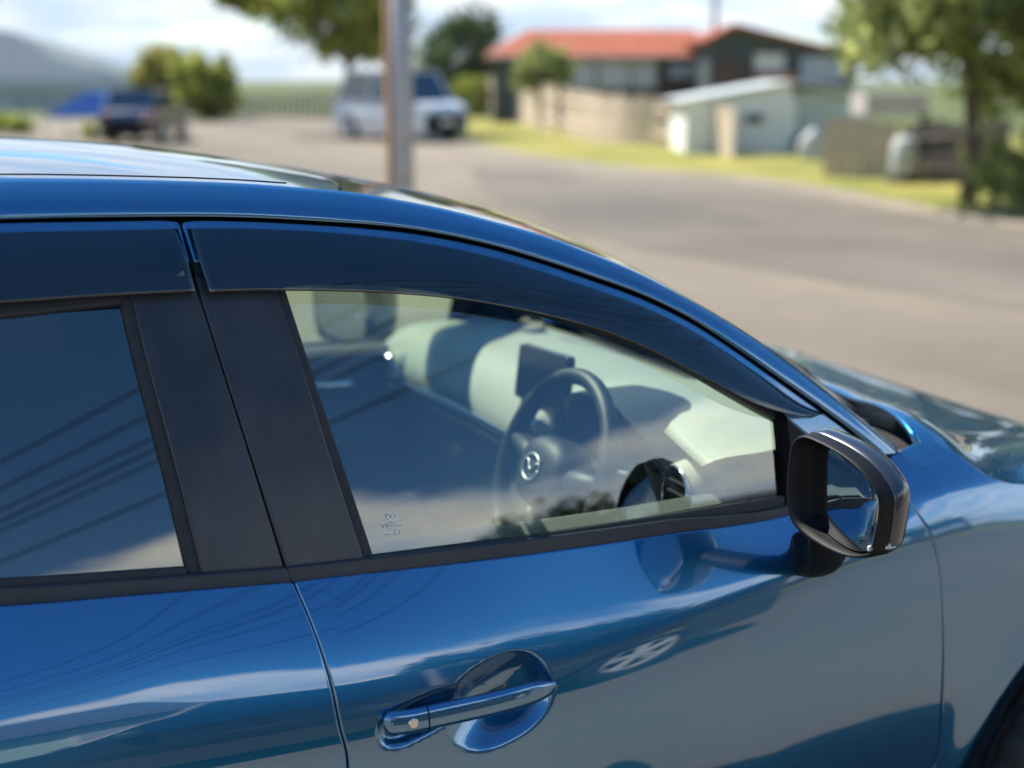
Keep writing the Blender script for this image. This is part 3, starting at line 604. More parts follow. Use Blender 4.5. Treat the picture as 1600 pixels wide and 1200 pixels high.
# cowl tray
V = []
for t in np.linspace(0, 1, 8):
    for s in np.linspace(-1, 1, 41):
        e = bon_edge(s*.99)+np.array([.03, 0, -.045]); a = XW-.02; sh = .13*(1-s*s)
        wpt = np.array([a+sh-.03, s*(-i2(a, 1)-.012), i2(a, 2)-.03+.012*(1-abs(s)**2.4)]); V.append(wpt+(e-wpt)*t+np.array([0, 0, -.015*math.sin(math.pi*t)]))
cowl = fix(mk('cowl', V, grid_faces(41, 8, False), M['dashdark'], car))
for (s0, s1) in ((-.86, .05), (.0, .8)):
    b = bon_edge(s0); p0 = b+np.array([-.06, .02, -.022]); a = XW-.02
    q = []
    for f in np.linspace(0, 1, 12):
        s = s0+(s1-s0)*f; t = 1-.16*f; aa = XF+.006+(XW-.02-XF)*(t-.03); sh = (.085+.045*t)*(1-s*s)
        q.append(np.array([aa+sh, s*(-i2(aa, 1)-.012), i2(aa, 2)+.006+.008*(1-abs(s)**2.4)]))
    sub(MB().tube(q, .008, 6).build('wiper_blade', M['rubber'], None, True), cowl)
    mb = MB(); mb.tube([p0, p0+np.array([.0, .03, .004]), q[3]+np.array([.012, 0, .002]), q[6]+np.array([.004, 0, .004])], [.013, .010, .007, .005], 8); mb.lathe([(.0, .02), (.018, .018), (.022, 0), (.022, -.03)], p0, (0, 0, 1), 16)
    sub(mb.build('wiper_arm', M['plastic'], None, True), cowl)
# added pale plate at the cowl's end; its colour stands in for sunlit cowl
e0 = bon_edge(-.93)
sub(bevel(MB().box(e0+np.array([-.075, .055, -.012]), (.085, .06, .012), R(-38)).build('cowl_sun_patch', M['trim'])), cowl)

# ---- front end and tail (simple but closed)
def nose():
    V = []; nt = 24; ns = 41
    for t in np.linspace(0, 1, nt):
        for s in np.linspace(-1, 1, ns):
            bx = 2.50+.15*(1-s*s); z = .635-.42*t; bul = .10*math.sin(math.pi*min(1, .15+t*.75))
            V.append((bx+bul*(1-abs(s)**4)-.22*max(0, abs(s)-.8)**1.2*5*.2, s*(.765+.03*math.sin(math.pi*t)), z))
    return V, grid_faces(ns, nt, False)
V, Fc = nose(); fix(mk('front_bumper', V, Fc, M['paint'], car))
for sgn in (-1, 1):
    mb = MB(); mb.tube([(2.36, sgn*.745, .64), (2.50, sgn*.69, .63), (2.585, sgn*.58, .62)], [.045, .062, .05], 14); fix(mb.build('headlamp', M['clear'], car, True))
fix(bevel(MB().box((2.735, 0, .50), (.03, .72, .24), 0).build('grille', M['gloss'], car), .03))
def tail():
    V = []; prof = [(-1.30, 1.385, 0), (-1.36, 1.37, 0), (-1.47, 1.18, 1), (-1.555, 1.02, 1), (-1.585, .93, 2), (-1.60, .75, 2), (-1.63, .60, 2), (-1.645, .45, 2), (-1.60, .28, 2)]; ns = 31
    for (x, z, k) in prof:
        hw = min(float(Wg(max(x, -1.45), z))-.012, .80) if z > 1.03 else .77
        for s in np.linspace(-1, 1, ns): V.append((x-.09*(1-s*s)+ .0, s*hw, z+(.04*(1-abs(s)**2.6) if z > 1.3 else 0)))
    return V, ns, len(prof)
V, ns, nv = tail(); F_all = grid_faces(ns, nv, True); V = np.array(V)
fix(mk('tailgate', V, [f for i, f in enumerate(F_all) if not (1*(ns-1) <= i < 3*(ns-1) and 3 <= i % (ns-1) < ns-4)], M['paint'], car))
fix(mk('rear_window', V+np.array([.004, 0, -.004]), F_all[(ns-1):3*(ns-1)], M['privacy'], car))
for sgn in (-1, 1):
    fix(bevel(MB().box((-1.50, sgn*.70, .88), (.16, .14, .13)).build('tail_lamp', simple('red lamp', (.35, .01, .01), .15, coat=.6) if sgn < 0 else bpy.data.materials['red lamp'], car), .03))

# ---- wheels
def make_wheel(parent, c, side, r=.305, wd=.185, name='wheel', spokes=5, alloy=None):
    """tyre with shoulder grooves and tread blocks, alloy rim with spokes; returns the wheel mesh (tyre)"""
    ax = np.array([0, side, 0.0]); h = wd/2; c = np.array(c, float); rr = r*.66
    prof = [(rr, -h*.85), (rr+.02, -h*.98), (r*.86, -h*1.06), (r*.93, -h*1.0), (r*.965, -h*.90), (r*.990, -h*.72), (r*.990, -h*.60), (r*.968, -h*.58), (r*.968, -h*.52), (r*.997, -h*.50), (r, -h*.16), (r*.97, -h*.14), (r*.97, -h*.06), (r, -h*.04), (r, h*.04), (r*.97, h*.06), (r*.97, h*.14), (r, h*.16), (r*.997, h*.50), (r*.968, h*.52), (r*.968, h*.58), (r*.990, h*.60), (r*.990, h*.72), (r*.965, h*.90), (r*.93, h*1.0), (r*.86, h*1.06), (rr+.02, h*.98), (rr, h*.85)]
    ty = MB().lathe(prof, c, ax, 96)
    # shoulder sipes: pull in every other station on the shoulder
    n = 96
    for pi_, (pr, ph) in enumerate(prof):
        if .60*h <= abs(ph) <= .92*h and pr > r*.95:
            for k in range(0, n, 3):
                v = np.array(ty.V[pi_*n+k])-c; a = v@ax; rad = v-ax*a; ty.V[pi_*n+k] = tuple(c+ax*a+rad*.975)
    o = autosmooth(ty.build(name, M['tyre'], None, True), 30)
    al = alloy or M['alloy']
    rim = MB(); rim.lathe([(rr*1.01, h*.86), (rr*1.03, h*.92), (rr*1.0, h*.95), (rr*.95, h*.90), (rr*.92, h*.55), (rr*.90, -h*.8)], c, ax, 48)
    b1 = np.array([1.0, 0, 0]); b2 = np.array([0, 0, 1.0])
    for k in range(spokes):
        for dk in (-.13, .13):
            th = 2*math.pi*k/spokes+.3; d0 = math.cos(th+dk*1.6)*b1+math.sin(th+dk*1.6)*b2; d1 = math.cos(th+dk)*b1+math.sin(th+dk)*b2
            rim.tube([c+d0*rr*.12+ax*h*.80, c+d0*rr*.45+ax*h*.80, c+d1*rr*.97+ax*h*.72], [.026, .020, .024], 8)
    rim.lathe([(0, h*.92), (rr*.16, h*.90), (rr*.22, h*.82), (rr*.24, h*.4)], c, ax, 24)
    ro = autosmooth(rim.build('rim', al, None, True), 40); sub(ro, o)
    back = MB().lathe([(0, h*.1), (rr*.55, h*.12), (rr*.9, h*.0)], c, ax, 32).build('brake_disc', M['under'], None, True); sub(back, o)
    o.parent = parent; return o
for wx in (WHX, WHR):
    for side in (-1, 1): fix(make_wheel(car, (wx, side*.735, .305), side))
# arch liners, floor pan and bulkhead
for wx in (WHX, WHR):
    for sgn in (-1, 1):
        V = []; 
        for y in (sgn*.80, sgn*.50):
            for a in np.linspace(R(200), R(-20), 24): V.append((wx+.345*math.cos(a), y, WHZ+.345*math.sin(a)))
        V += [(wx, sgn*.50, WHZ)]; Fc = grid_faces(24, 2); Fc += [(24+i, 25+i, 48) for i in range(23)]
        fix(mk('arch_liner', V, Fc, M['under'], car))
fix(MB().box((.6, 0, .22), (3.9, 1.30, .05)).build('floor_pan', M['under'], car))
fix(MB().box((1.58, 0, .58), (.02, 1.40, .70)).build('bulkhead', M['under'], car))
fix(MB().box((-.9, 0, .45), (1.1, 1.0, .45)).build('boot_floor', M['under'], car))

# ---- door cards (inside faces) and sill tops
def card(x0, x1, parent, front):
    us = np.linspace(0, 1, 40); V = []; prof = [(.004, .012, 0), (.006, .045, 0), (.0, .075, 1), (-.03, .092, 1), (-.09, .098, 1), (-.17, .105, 1), (-.20, .135, 1), (-.225, .14, 1), (-.25, .11, 1), (-.45, .10, 1), (-.66, .09, 1)]
    for dz, dy, _ in prof:
        for u in us:
            x = x0+(x1-x0)*u; z = zb(x)+dz; V.append((x, -(min(float(Wg(x, max(z, .99))), .79)-dy), z))
    return sub(mk('door_card', V, grid_faces(40, len(prof), False), M['card']), parent)
card(.42, 1.36, front_door, True); card(-.55, .38, rear_door, False)
# pull handle / lever on the front card
mb = MB(); mb.tube([(.72, -.655, .86), (.80, -.635, .875), (.90, -.635, .872), (.98, -.655, .855)], [.010, .012, .012, .010], 10)
sub(mb.build('inner_handle', M['chrome'], None, True), front_door)

# ---- cabin: dashboard
prof = [(1.56, .930), (1.46, .972), (1.37, .992), (1.25, 1.000), (1.17, .998), (1.130, .984), (1.098, .960), (1.072, .928), (1.060, .902), (1.064, .890), (1.064, .872), (1.074, .862), (1.085, .82), (1.105, .72), (1.15, .58), (1.22, .42)]
pi_ = cr_spline(prof, 46); V = []; ny = 111
for (x, z) in pi_:
    for y in np.linspace(-.69, .69, ny):
        ex = -.055*(abs(y)/.6)**2.2*np.clip((1.5-x)/.3, 0, 1); hood = math.exp(-((y+.37)/.205)**4)
        up = hood*.020*math.exp(-((x-1.22)/.09)**2)*(1 if z > .90 else 0)
        cav = .10*math.exp(-((y+.37)/.175)**6)*math.exp(-((z-.925)/.045)**4)*(1 if x < 1.13 else 0)
        rib = -.010*math.exp(-((y-.06)/.16)**4)*(1 if z < .9 else 0)
        wd = np.clip((-.10-y)/.07, 0, 1); wd = wd*wd*(3-2*wd)               # driver's side: flat overhung face instead of the rolled pad
        xf = 1.140+.05*np.clip((.93-z)/.25, -.2, 1)*.3
        xq = x
        if x < xf and z > .60: xq = x+wd*(xf-x); ex *= 1-.7*wd
        V.append((xq+ex+cav*(1-.45*wd)+rib, y, z+up+(.018*wd if z > .95 else 0)))
dash = fix(mk('dashboard', V, grid_faces(ny, len(pi_), False), M['dash'], car))
# speaker ring and demister slot on top
def on_top(y, x): return np.array([x, y, np.interp(x, [p[0] for p in prof[::-1]][-9:], [p[1] for p in prof[::-1]][-9:])])
c = np.array([1.33, .52, 1.0]); sub(MB().lathe([(.0, .001), (.040, .001), (.044, .004), (.049, .004), (.052, -.004)], c, (-.08, 0, 1), 32).build('speaker_ring', M['trim'], None, True), dash)
sub(bevel(MB().box((1.475, 0, .972), (.03, .95, .006)).build('demister_slot', M['dashdark'])), dash)
# trim strip: chrome line over a black blade, passenger side to centre
pts = [(1.058-.055*(abs(y)/.6)**2.2-.004, y, .886) for y in np.linspace(.56, -.02, 24)]
sub(MB().tube(pts, .0028, 8).build('chrome_strip', M['chrome'], None, True), dash)
pts = [(1.060-.055*(abs(y)/.6)**2.2-.001, y, .871) for y in np.linspace(.58, -.02, 24)]
sub(MB().tube(pts, .0085, 8).build('trim_blade', M['gloss'], None, True), dash)
pts = [(1.075-.055*(abs(y)/.6)**2.2-.006, y, .846) for y in np.linspace(.50, .05, 24)]
sub(MB().tube(pts, .0022, 8).build('lower_strip', M['chrome'], None, True), dash)
def vent(c, ax, r=.045):
    mb = MB(); mb.lathe([(r*1.18, -.02), (r*1.22, .004), (r*1.12, .010), (r, .006), (r*.92, -.016), (0, -.02)], c, ax, 32); sub(autosmooth(mb.build('air_vent', M['gloss']), 40), dash)
    sub(MB().lathe([(r*1.10, .008), (r*1.14, .0125), (r*1.19, .0125), (r*1.22, .006)], c, ax, 32).build('vent_ring', M['chrome'], None, True), dash)
    c = np.array(c, float); ax = np.array(ax, float); ax /= np.linalg.norm(ax); mb = MB()
    for k in (-.5, 0, .5):
        e = np.array([0, 1, 0])*r*.86*math.sqrt(1-k*k); p = c+np.array([0, 0, k*r])+ax*.001; mb.tube([p-e, p+e], .0028, 6)
    sub(mb.build('vent_fins', M['dashdark']), dash)
vent((.998, .605, .893), (-1, -.15, .05)); vent((1.048, -.10, .912), (-1, -.1, .1), .036); vent((1.085, -.605, .935), (-1, .12, .1), .040)
# pod housings behind the round vents
for (c, r) in (((1.06, .605, .897), .058), ((1.10, -.10, .91), .05), ((1.14, -.605, .94), .055)):
    sub(MB().lathe([(r*.98, -.055), (r*1.04, -.02), (r*.95, .03), (r*.6, .07), (0.001, .085)], c, (1, 0, .15), 28).build('vent_pod', M['dash'], None, True), dash)
# centre screen
q = [at_x(805, 541, 1.085), at_x(889, 570, 1.085), at_x(886, 640, 1.085), at_x(801, 611, 1.085)]
q = [np.array(p) for p in q]; cen = sum(q)/4
yv = (q[0]-q[1]+q[3]-q[2]); yv[0] = 0; yv /= np.linalg.norm(yv); zv = np.array([.12, 0, 1.0]); zv /= np.linalg.norm(zv)
hw_, hh_ = .112, .056
def rrect(a, b, r, n=5): return [(sx*(a-r)+r*math.cos(t), sy*(b-r)+r*math.sin(t)) for sx, sy, t0 in ((1, 1, 0), (-1, 1, 90), (-1, -1, 180), (1, -1, 270)) for t in np.radians(np.linspace(t0, t0+90, n))]
fr = lambda a, b, h: tuple(cen+yv*a+zv*b+np.array([1, 0, 0])*h)
sub(bevel(MB().prism(rrect(hw_, hh_, .012), 0, .018, fr).build('centre_screen', M['screen']), .003, 2), dash)
sub(MB().prism(rrect(hw_*.95, hh_*.88, .008), -.0012, .001, fr).build('display_glass', M['gloss']), dash)
sub(bevel(MB().box(cen+np.array([.03, -.02, -.075]), (.07, .13, .06)).build('screen_stand', M['dashdark']), .012), dash)
# instrument binnacle: dark arched shell over the gauges
def arch_ring(x, ry, rz_, z0, lean=0.0, n=28):
    out = []
    for t in np.linspace(-.12, math.pi+.12, n):
        c_, s_ = math.cos(t), math.sin(t); out.append((x-lean*max(s_, 0), -.37+ry*np.sign(c_)*abs(c_)**.85, z0+rz_*np.sign(s_)*abs(s_)**.85))
    return out
V = []
for a_ in (arch_ring(1.30, .215, .100, .915), arch_ring(1.20, .205, .135, .915, .02), arch_ring(1.12, .195, .142, .910, .05), arch_ring(1.105, .192, .140, .910, .055), arch_ring(1.105, .182, .130, .910, .052), arch_ring(1.125, .176, .122, .910, .04), arch_ring(1.185, .165, .108, .912, .0)): V += a_
sub(autosmooth(mk('instrument_binnacle', V, grid_faces(28, 7, False), M['dashdark']), 45), dash)
cc = np.array([1.182, -.37, .945]); mb = MB(); mb.prism(rrect(.165, .072, .06), 0, .01, lambda a, b, h: (cc[0]+h+.1*b, cc[1]+a, cc[2]+b)); sub(mb.build('instrument_face', M['screen']), dash)
for gy, gr in ((0, .052), (.105, .034), (-.105, .034)): sub(MB().lathe([(gr-.003, -.002), (gr, -.005), (gr+.003, -.002)], cc+np.array([-.002, gy, -.005]), (-1, 0, .1), 40).build('gauge_ring', M['chrome'], None, True), dash)
# centre console and gear lever
sub(bevel(MB().box((.95, 0, .52), (.62, .20, .36)).build('centre_console', M['dashdark']), .03), dash)
mb = MB(); mb.tube([(.86, -.0, .66), (.84, 0, .72), (.83, 0, .74)], [.012, .010, .012], 10); mb.lathe([(0, .03), (.020, .026), (.026, .0), (.018, -.03)], (.825, 0, .76), (0, 0, 1), 18); sub(mb.build('gear_lever', M['leather'], None, True), dash)
# ---- steering wheel
SW = np.array([.972, -.357, .918]); ST = R(21); wa = np.array([-math.cos(ST), 0, math.sin(ST)]); wb = np.array([0, -1.0, 0]); wc = np.array([math.sin(ST), 0, math.cos(ST)])
wp = lambda a, b, h=0: SW+wb*a+wc*b+wa*h
mb = MB(); n = 72; V = []
for k in range(n):
    th = 2*math.pi*k/n; d = wb*math.cos(th)+wc*math.sin(th); grip = 1+.12*(abs(math.cos(th)) > .8)
    for j in range(12):
        ph = 2*math.pi*j/12; V.append(SW+d*(.178+.0155*math.cos(ph)*grip)+wa*.0165*math.sin(ph)*grip)
Fc = [(k*12+j, k*12+(j+1) % 12, ((k+1) % n)*12+(j+1) % 12, ((k+1) % n)*12+j) for k in range(n) for j in range(12)]
steer = fix(mk('steering_wheel', V, Fc, M['leather'], car))
for a in (R(8), R(172), R(270)):
    d = (math.cos(a), math.sin(a)); mb = MB(); mb.tube([wp(d[0]*.05, d[1]*.05-.01, .0), wp(d[0]*.11, d[1]*.11-.004, -.004), wp(d[0]*.175, d[1]*.175, 0)], [.026, .021, .013], 10); sub(mb.build('spoke', M['dashdark'], None, True), steer)
mb = MB(); V = []; nr = 10
for i in range(nr):
    f = i/(nr-1)
    for k in range(40):
        th = 2*math.pi*k/40; ra = .082*np.sign(math.cos(th))*abs(math.cos(th))**.8; rb = .066*np.sign(math.sin(th))*abs(math.sin(th))**.8
        V.append(wp(ra*f, rb*f-.004, .012+.030*math.sqrt(max(0, 1-f**3))))
Fc = [(i*40+k, i*40+(k+1) % 40, (i+1)*40+(k+1) % 40, (i+1)*40+k) for i in range(nr-1) for k in range(40)]
b = len(V); V += [v-wa*.045 for v in V[-40:]]; Fc += [(b-40+k, b-40+(k+1) % 40, b+(k+1) % 40, b+k) for k in range(40)]
sub(mk('airbag_cover', V, Fc, M['dashdark']), steer)
mb = MB(); mb.tube([wp(.029*math.cos(t), .0235*math.sin(t), .0435) for t in np.linspace(0, 2*math.pi, 33)], .0026, 6)
mb.tube([wp(a, b_, .0435) for a, b_ in [(-.026, .011), (-.014, .009), (-.006, .0), (0, -.006), (.006, .0), (.014, .009), (.026, .011)]], .0024, 6)
sub(mb.build('wheel_emblem', simple('satin emblem', (0.5, 0.5, 0.5), 0.42, metal=0.8), None, True), steer)
for s_ in (-1, 1):
    mb = MB(); mb.tube([wp(s_*.05, .03, -.06), wp(s_*.12, .045, -.055), wp(s_*.19, .055, -.05)], [.010, .008, .011], 10); sub(mb.build('column_stalk', M['dashdark'], None, True), steer)
sub(MB().tube([wp(0, 0, -.005), wp(0, -.01, -.12), wp(0, -.02, -.20)], [.05, .055, .06], 20).build('steering_column', M['dashdark'], None, True), steer)
# ---- seats
def seat(y, x=.30):
    def cushion(name, path, hw, th, mat, par):
        P = cr_spline(path, 18); V = []; n = 24; m = len(P)
        for i, p in enumerate(P):
            t = P[min(i+1, m-1)]-P[max(i-1, 0)]; t /= np.linalg.norm(t); nn = np.cross(t, np.array([0, 1.0, 0])); a = i/(m-1); k = (1-abs(2*a-1)**6)**.5*.9+.1 if 0 < a < 1 else .1
            for j in range(n):
                th_ = 2*math.pi*j/n; c_, s_ = math.cos(th_), math.sin(th_); bol = 1+.35*abs(c_)**3
                V.append(p+np.array([0, hw*(.75+.25*k)*np.sign(c_)*abs(c_)**.5, 0])+nn*th*k*bol*np.sign(s_)*abs(s_)**.6)
        Fc = [(i*n+j, i*n+(j+1) % n, (i+1)*n+(j+1) % n, (i+1)*n+j) for i in range(m-1) for j in range(n)]+[tuple(range(n))[::-1], tuple((m-1)*n+j for j in range(n))]
        return mk(name, V, Fc, mat)
    s = cushion('front_seat', [(x+.10, y, .48), (x+.02, y, .75), (x-.07, y, 1.0), (x-.10, y, 1.10)], .24, .065, M['seat'], None); s.parent = car; fix(s)
    sub(cushion('seat_cushion', [(x+.08, y, .46), (x+.35, y, .47), (x+.56, y, .50)], .25, .07, M['seat'], None), s)
    sub(cushion('headrest', [(x-.10, y, 1.15), (x-.105, y, 1.22), (x-.12, y, 1.30)], .13, .045, M['seat'], None), s)
    for d in (-.06, .06): sub(MB().tube([(x-.10, y+d, 1.08), (x-.105, y+d, 1.20)], .006, 8).build('headrest_post', M['chrome'], None, True), s)
seat(-.36, .05); seat(.36, .05)
fix(bevel(MB().box((-.62, 0, .78), (.16, 1.2, .50)).build('rear_seatback', M['seat'], car), .04)); fix(bevel(MB().box((-.35, 0, .45), (.5, 1.2, .14)).build('rear_seat_cushion', M['seat'], car), .04))
# inner rear-view mirror
sub(bevel(MB().box((.93, 0, 1.285), (.025, .22, .06)).build('rear_view_mirror', M['dashdark']), .012), wind)
sub(MB().tube([(.93, 0, 1.30), (.90, 0, 1.36)], .010, 8).build('mirror_stem', M['dashdark'], None, True), wind)

# ---- far side: mirrored copies of every right-hand part with its pieces
def mirror_tree(o, parent, inv):
    if o.name.startswith(('glass_stamp', 'lock_cylinder')): return
    c = o.copy()
    if o.data:
        me = o.data.copy(); me.transform(Matrix.Scale(-1, 4, (0, 1, 0))); me.flip_normals(); c.data = me
    COL.objects.link(c); c.parent = parent; c.matrix_parent_inverse = inv
    for ch in [x for x in bpy.data.objects if x.parent == o]: mirror_tree(ch, c, Matrix.Identity(4))
for o in mirrored: mirror_tree(o, car, Matrix.Translation((-0.6, 0, 0)))
fm = [o for o in bpy.data.objects if o.name.startswith('door_mirror') and o is not mirror_root][0]      # passenger mirror is turned further in towards the driver
_c = Vector((1.10, .95, 1.04)); fm.matrix_parent_inverse = Matrix.Translation((-0.6, 0, 0)) @ Matrix.Translation((-.075, 0, -.045)) @ Matrix.Translation(_c) @ Matrix.Rotation(R(20), 4, 'Z') @ Matrix.Scale(1.55, 4) @ Matrix.Translation(-_c)

# ------------------------------------------------------------------ setting
FH = np.array([math.sin(YA), math.cos(YA), 0.0])
def at_f(u, v, D):
    """point on the pixel's ray at horizontal forward distance D"""
    d = ray(u, v); return CAM+d*D/(d@FH)
def ground_mat(name, c0, c1, scale, rough=.9, bump=.4, bscale=60, c2=None):
    m, N, L, b = new_mat(name); setp(b, Roughness=rough, Specular_IOR_Level=.25); tc = N.new('ShaderNodeTexCoord')
    n1 = N.new('ShaderNodeTexNoise'); n1.inputs['Scale'].default_value = scale; n1.inputs['Detail'].default_value = 10; n1.inputs['Roughness'].default_value = .62; L.new(tc.outputs['Object'], n1.inputs['Vector'])
    r = N.new('ShaderNodeValToRGB'); L.new(n1.outputs['Fac'], r.inputs[0]); r.color_ramp.elements[0].position = .35; r.color_ramp.elements[1].position = .68; r.color_ramp.elements[0].color = (*c0, 1); r.color_ramp.elements[1].color = (*c1, 1)
    n2 = N.new('ShaderNodeTexNoise'); n2.inputs['Scale'].default_value = bscale; n2.inputs['Detail'].default_value = 4; L.new(tc.outputs['Object'], n2.inputs['Vector'])
    mx = N.new('ShaderNodeMixRGB'); mx.blend_type = 'MULTIPLY'; mx.inputs[0].default_value = .5; L.new(r.outputs[0], mx.inputs[1])
    r2 = N.new('ShaderNodeValToRGB'); L.new(n2.outputs['Fac'], r2.inputs[0]); r2.color_ramp.elements[0].position = .3; r2.color_ramp.elements[0].color = (.55, .55, .55, 1); r2.color_ramp.elements[1].position = .7; r2.color_ramp.elements[1].color = (1.25, 1.25, 1.25, 1); L.new(r2.outputs[0], mx.inputs[2])
    L.new(mx.outputs[0], b.inputs['Base Color'])
    bp = N.new('ShaderNodeBump'); bp.inputs['Strength'].default_value = bump; bp.inputs['Distance'].default_value = .02; L.new(n2.outputs['Fac'], bp.inputs['Height']); L.new(bp.outputs[0], b.inputs['Normal'])
    return m
M['asphalt'] = ground_mat('worn asphalt', (.145, .122, .096), (.285, .24, .178), .13, .85, .5, 90)
M['grass'] = ground_mat('verge grass', (.15, .17, .03), (.38, .32, .08), .5, .9, .6, 25)
M['field'] = ground_mat('field', (.07, .10, .03), (.13, .14, .05), .05, .95, .3, 8)
M['gravel'] = ground_mat('gravel edge', (.26, .22, .17), (.36, .31, .24), .8, .95, .7, 80)
def sheet(name, pts, z, mat, kind='structure', **p):
    V = [(q[0], q[1], z) for q in pts]; bm = bmesh.new(); vs = [bm.verts.new(v) for v in V]; f = bm.faces.new(vs); f.normal_update()
    if f.normal.z < 0: f.normal_flip()
    bmesh.ops.triangulate(bm, faces=bm.faces[:]); me = bpy.data.meshes.new(name); bm.to_mesh(me); bm.free(); return link(name, me, mat, None, kind=kind, **p)
sheet('ground', [(-4400, -4400), (4400, -4400), (4400, 4400), (-4400, 4400)], -.012, M['field'])
edge_px = [(545, 187), (640, 199), (700, 219), (840, 247), (981, 264), (1150, 277), (1290, 298), (1431, 326), (1600, 349), (2000, 420)]
edge = [at_z(u, v) for u, v in edge_px]
far_l = [at_z(u, v) for u, v in [(-900, 215), (-300, 196), (265, 183), (430, 181)]]
road = far_l+edge+[np.array([34, -2, 0]), np.array([34, -8.6, 0]), np.array([-60, -8.6, 0])]
sheet('road', road, -.004, M['asphalt'])
M['patch'] = ground_mat('newer asphalt', (.125, .110, .092), (.21, .182, .146), .3, .85, .5, 90)
sheet('asphalt_patch', [at_z(u, v) for u, v in [(735, 262), (850, 268), (1000, 286), (1160, 300), (1300, 322), (1480, 345), (1660, 374), (1950, 430), (1980, 520), (1700, 500), (1480, 462), (1330, 445), (1150, 412), (1010, 392), (930, 365), (800, 322), (750, 296)]], .001, M['patch'])
# verge: grass strip with a gravelly edge
def offset_line(L, d): 
    out = []
    for i, p in enumerate(L):
        t = np.array(L[min(i+1, len(L)-1)])-np.array(L[max(i-1, 0)]); t /= np.linalg.norm(t); out.append(np.array([p[0]-t[1]*d, p[1]+t[0]*d, 0]))
    return out
def strip(name, L0, L1, z, mat): 
    V = [(p[0], p[1], z) for p in L0]+[(p[0], p[1], z) for p in L1]; n = len(L0)
    return mk(name, V, [(i, i+1, n+i+1, n+i) for i in range(n-1)], mat, None, False, kind='structure')
strip('gravel_edge', offset_line(edge, -.35), offset_line(edge, .5), .002, M['gravel'])
strip('verge', offset_line(edge, .3), offset_line(edge, 16), .006, M['grass'])
strip('near_verge', [np.array([34, -8.9, 0]), np.array([-60, -8.9, 0])], [np.array([34, -14, 0]), np.array([-60, -14, 0])], .004, M['grass'])

# ---- foliage and trees
def leaf_mat(name, c0, c1):
    m, N, L, b = new_mat(name); setp(b, Roughness=.6, Specular_IOR_Level=.3); 
    oi = N.new('ShaderNodeNewGeometry'); r = N.new('ShaderNodeValToRGB'); L.new(oi.outputs['Random Per Island'], r.inputs[0]); r.color_ramp.elements[0].color = (*c0, 1); r.color_ramp.elements[1].color = (*c1, 1); L.new(r.outputs[0], b.inputs['Base Color'])
    tl = N.new('ShaderNodeBsdfTranslucent'); L.new(r.outputs[0], tl.inputs[0]); ms = N.new('ShaderNodeMixShader'); ms.inputs[0].default_value = .58; L.new(b.outputs[0], ms.inputs[1]); L.new(tl.outputs[0], ms.inputs[2]); L.new(ms.outputs[0], N['Material Output'].inputs['Surface']); return m
M['leaf_y'] = leaf_mat('yellow green leaves', (.14, .19, .03), (.46, .48, .10)); M['leaf_d'] = leaf_mat('dark green leaves', (.03, .055, .018), (.085, .13, .04)); M['leaf_m'] = leaf_mat('mid green leaves', (.14, .18, .06), (.46, .50, .17)); M['leaf_o'] = leaf_mat('olive leaves', (.17, .18, .04), (.42, .40, .11))
M['bark'] = simple('bark', (.10, .08, .06), .9, var=.4, scale=8, bump=.8, bscale=30)
def crown_mesh(rad, clumps, per, leaf, seed, flat=1.0):
    g = np.random.default_rng(seed); V = []; Fc = []
    for _ in range(clumps):
        d = g.normal(size=3); d /= np.linalg.norm(d); c = d*np.array(rad)*g.uniform(.35, 1.0)**.6; cr = g.uniform(.16, .34)*min(rad)
        for _ in range(per):
            p = c+g.normal(size=3)*cr*.55; a = g.normal(size=3); a /= np.linalg.norm(a); b = np.cross(a, g.normal(size=3)); b /= np.linalg.norm(b)+1e-9; s = leaf*g.uniform(.6, 1.4); k = len(V)
            V += [p-a*s, p+b*s*.5, p+a*s, p-b*s*.5]; Fc.append((k, k+1, k+2, k+3))
    return V, Fc
def tree(name, base, h, rad, mat, seed, label, cat='tree', clumps=70, per=70, leaf=.09, trunk=.10, group=None, lobes=()):
    root = empty(name, (base[0], base[1], 0), label=label, category=cat)
    if group: root['group'] = group
    V, Fc = crown_mesh(rad, clumps, per, leaf, seed); V = np.array(V)+np.array([0, 0, h])
    for (off_, rad_, cl_) in lobes:
        V2, F2 = crown_mesh(rad_, cl_, per, leaf, seed+100); Fc = Fc+[tuple(i+len(V) for i in f) for f in F2]; V = np.vstack([V, np.array(V2)+np.array(off_)])
    mk('crown', V, Fc, mat, root, False)
    if trunk:
        g = random.Random(seed); mb = MB(); top_ = np.array([g.uniform(-.2, .2), g.uniform(-.2, .2), h]); mb.tube([(0, 0, -.1), (0.02, 0, h*.3), tuple(top_*.6), tuple(top_)], [trunk*1.3, trunk, trunk*.7, trunk*.3], 8)
        for k in range(6):
            a = g.uniform(0, 6.28); z0 = h*g.uniform(.45, .85); mb.tube([(0, 0, z0), (math.cos(a)*rad[0]*.35, math.sin(a)*rad[1]*.35, z0+rad[2]*.25), (math.cos(a)*rad[0]*.75, math.sin(a)*rad[1]*.75, z0+rad[2]*.45)], [trunk*.5, trunk*.35, trunk*.12], 6)
        mb.build('trunk', M['bark'], root, True)
    return root
p = at_f(1515, 280, 17.0); tree('garden_tree', p, 2.75, (1.85, 1.7, 1.5), M['leaf_m'], 1, 'large leafy green tree over the dark fence at the right edge', clumps=120, per=90, leaf=.095)
p = at_f(545, 190, 40); tree('street_tree', p, 4.1, (2.3, 2.0, 2.0), M['leaf_y'], 2, 'tall yellow-green tree behind the pole and the white van', clumps=90, per=70, leaf=.16, trunk=.16, lobes=[(tuple(-RT*2.75+np.array([0, 0, 4.15])), (1.1, .9, .7), 26)])
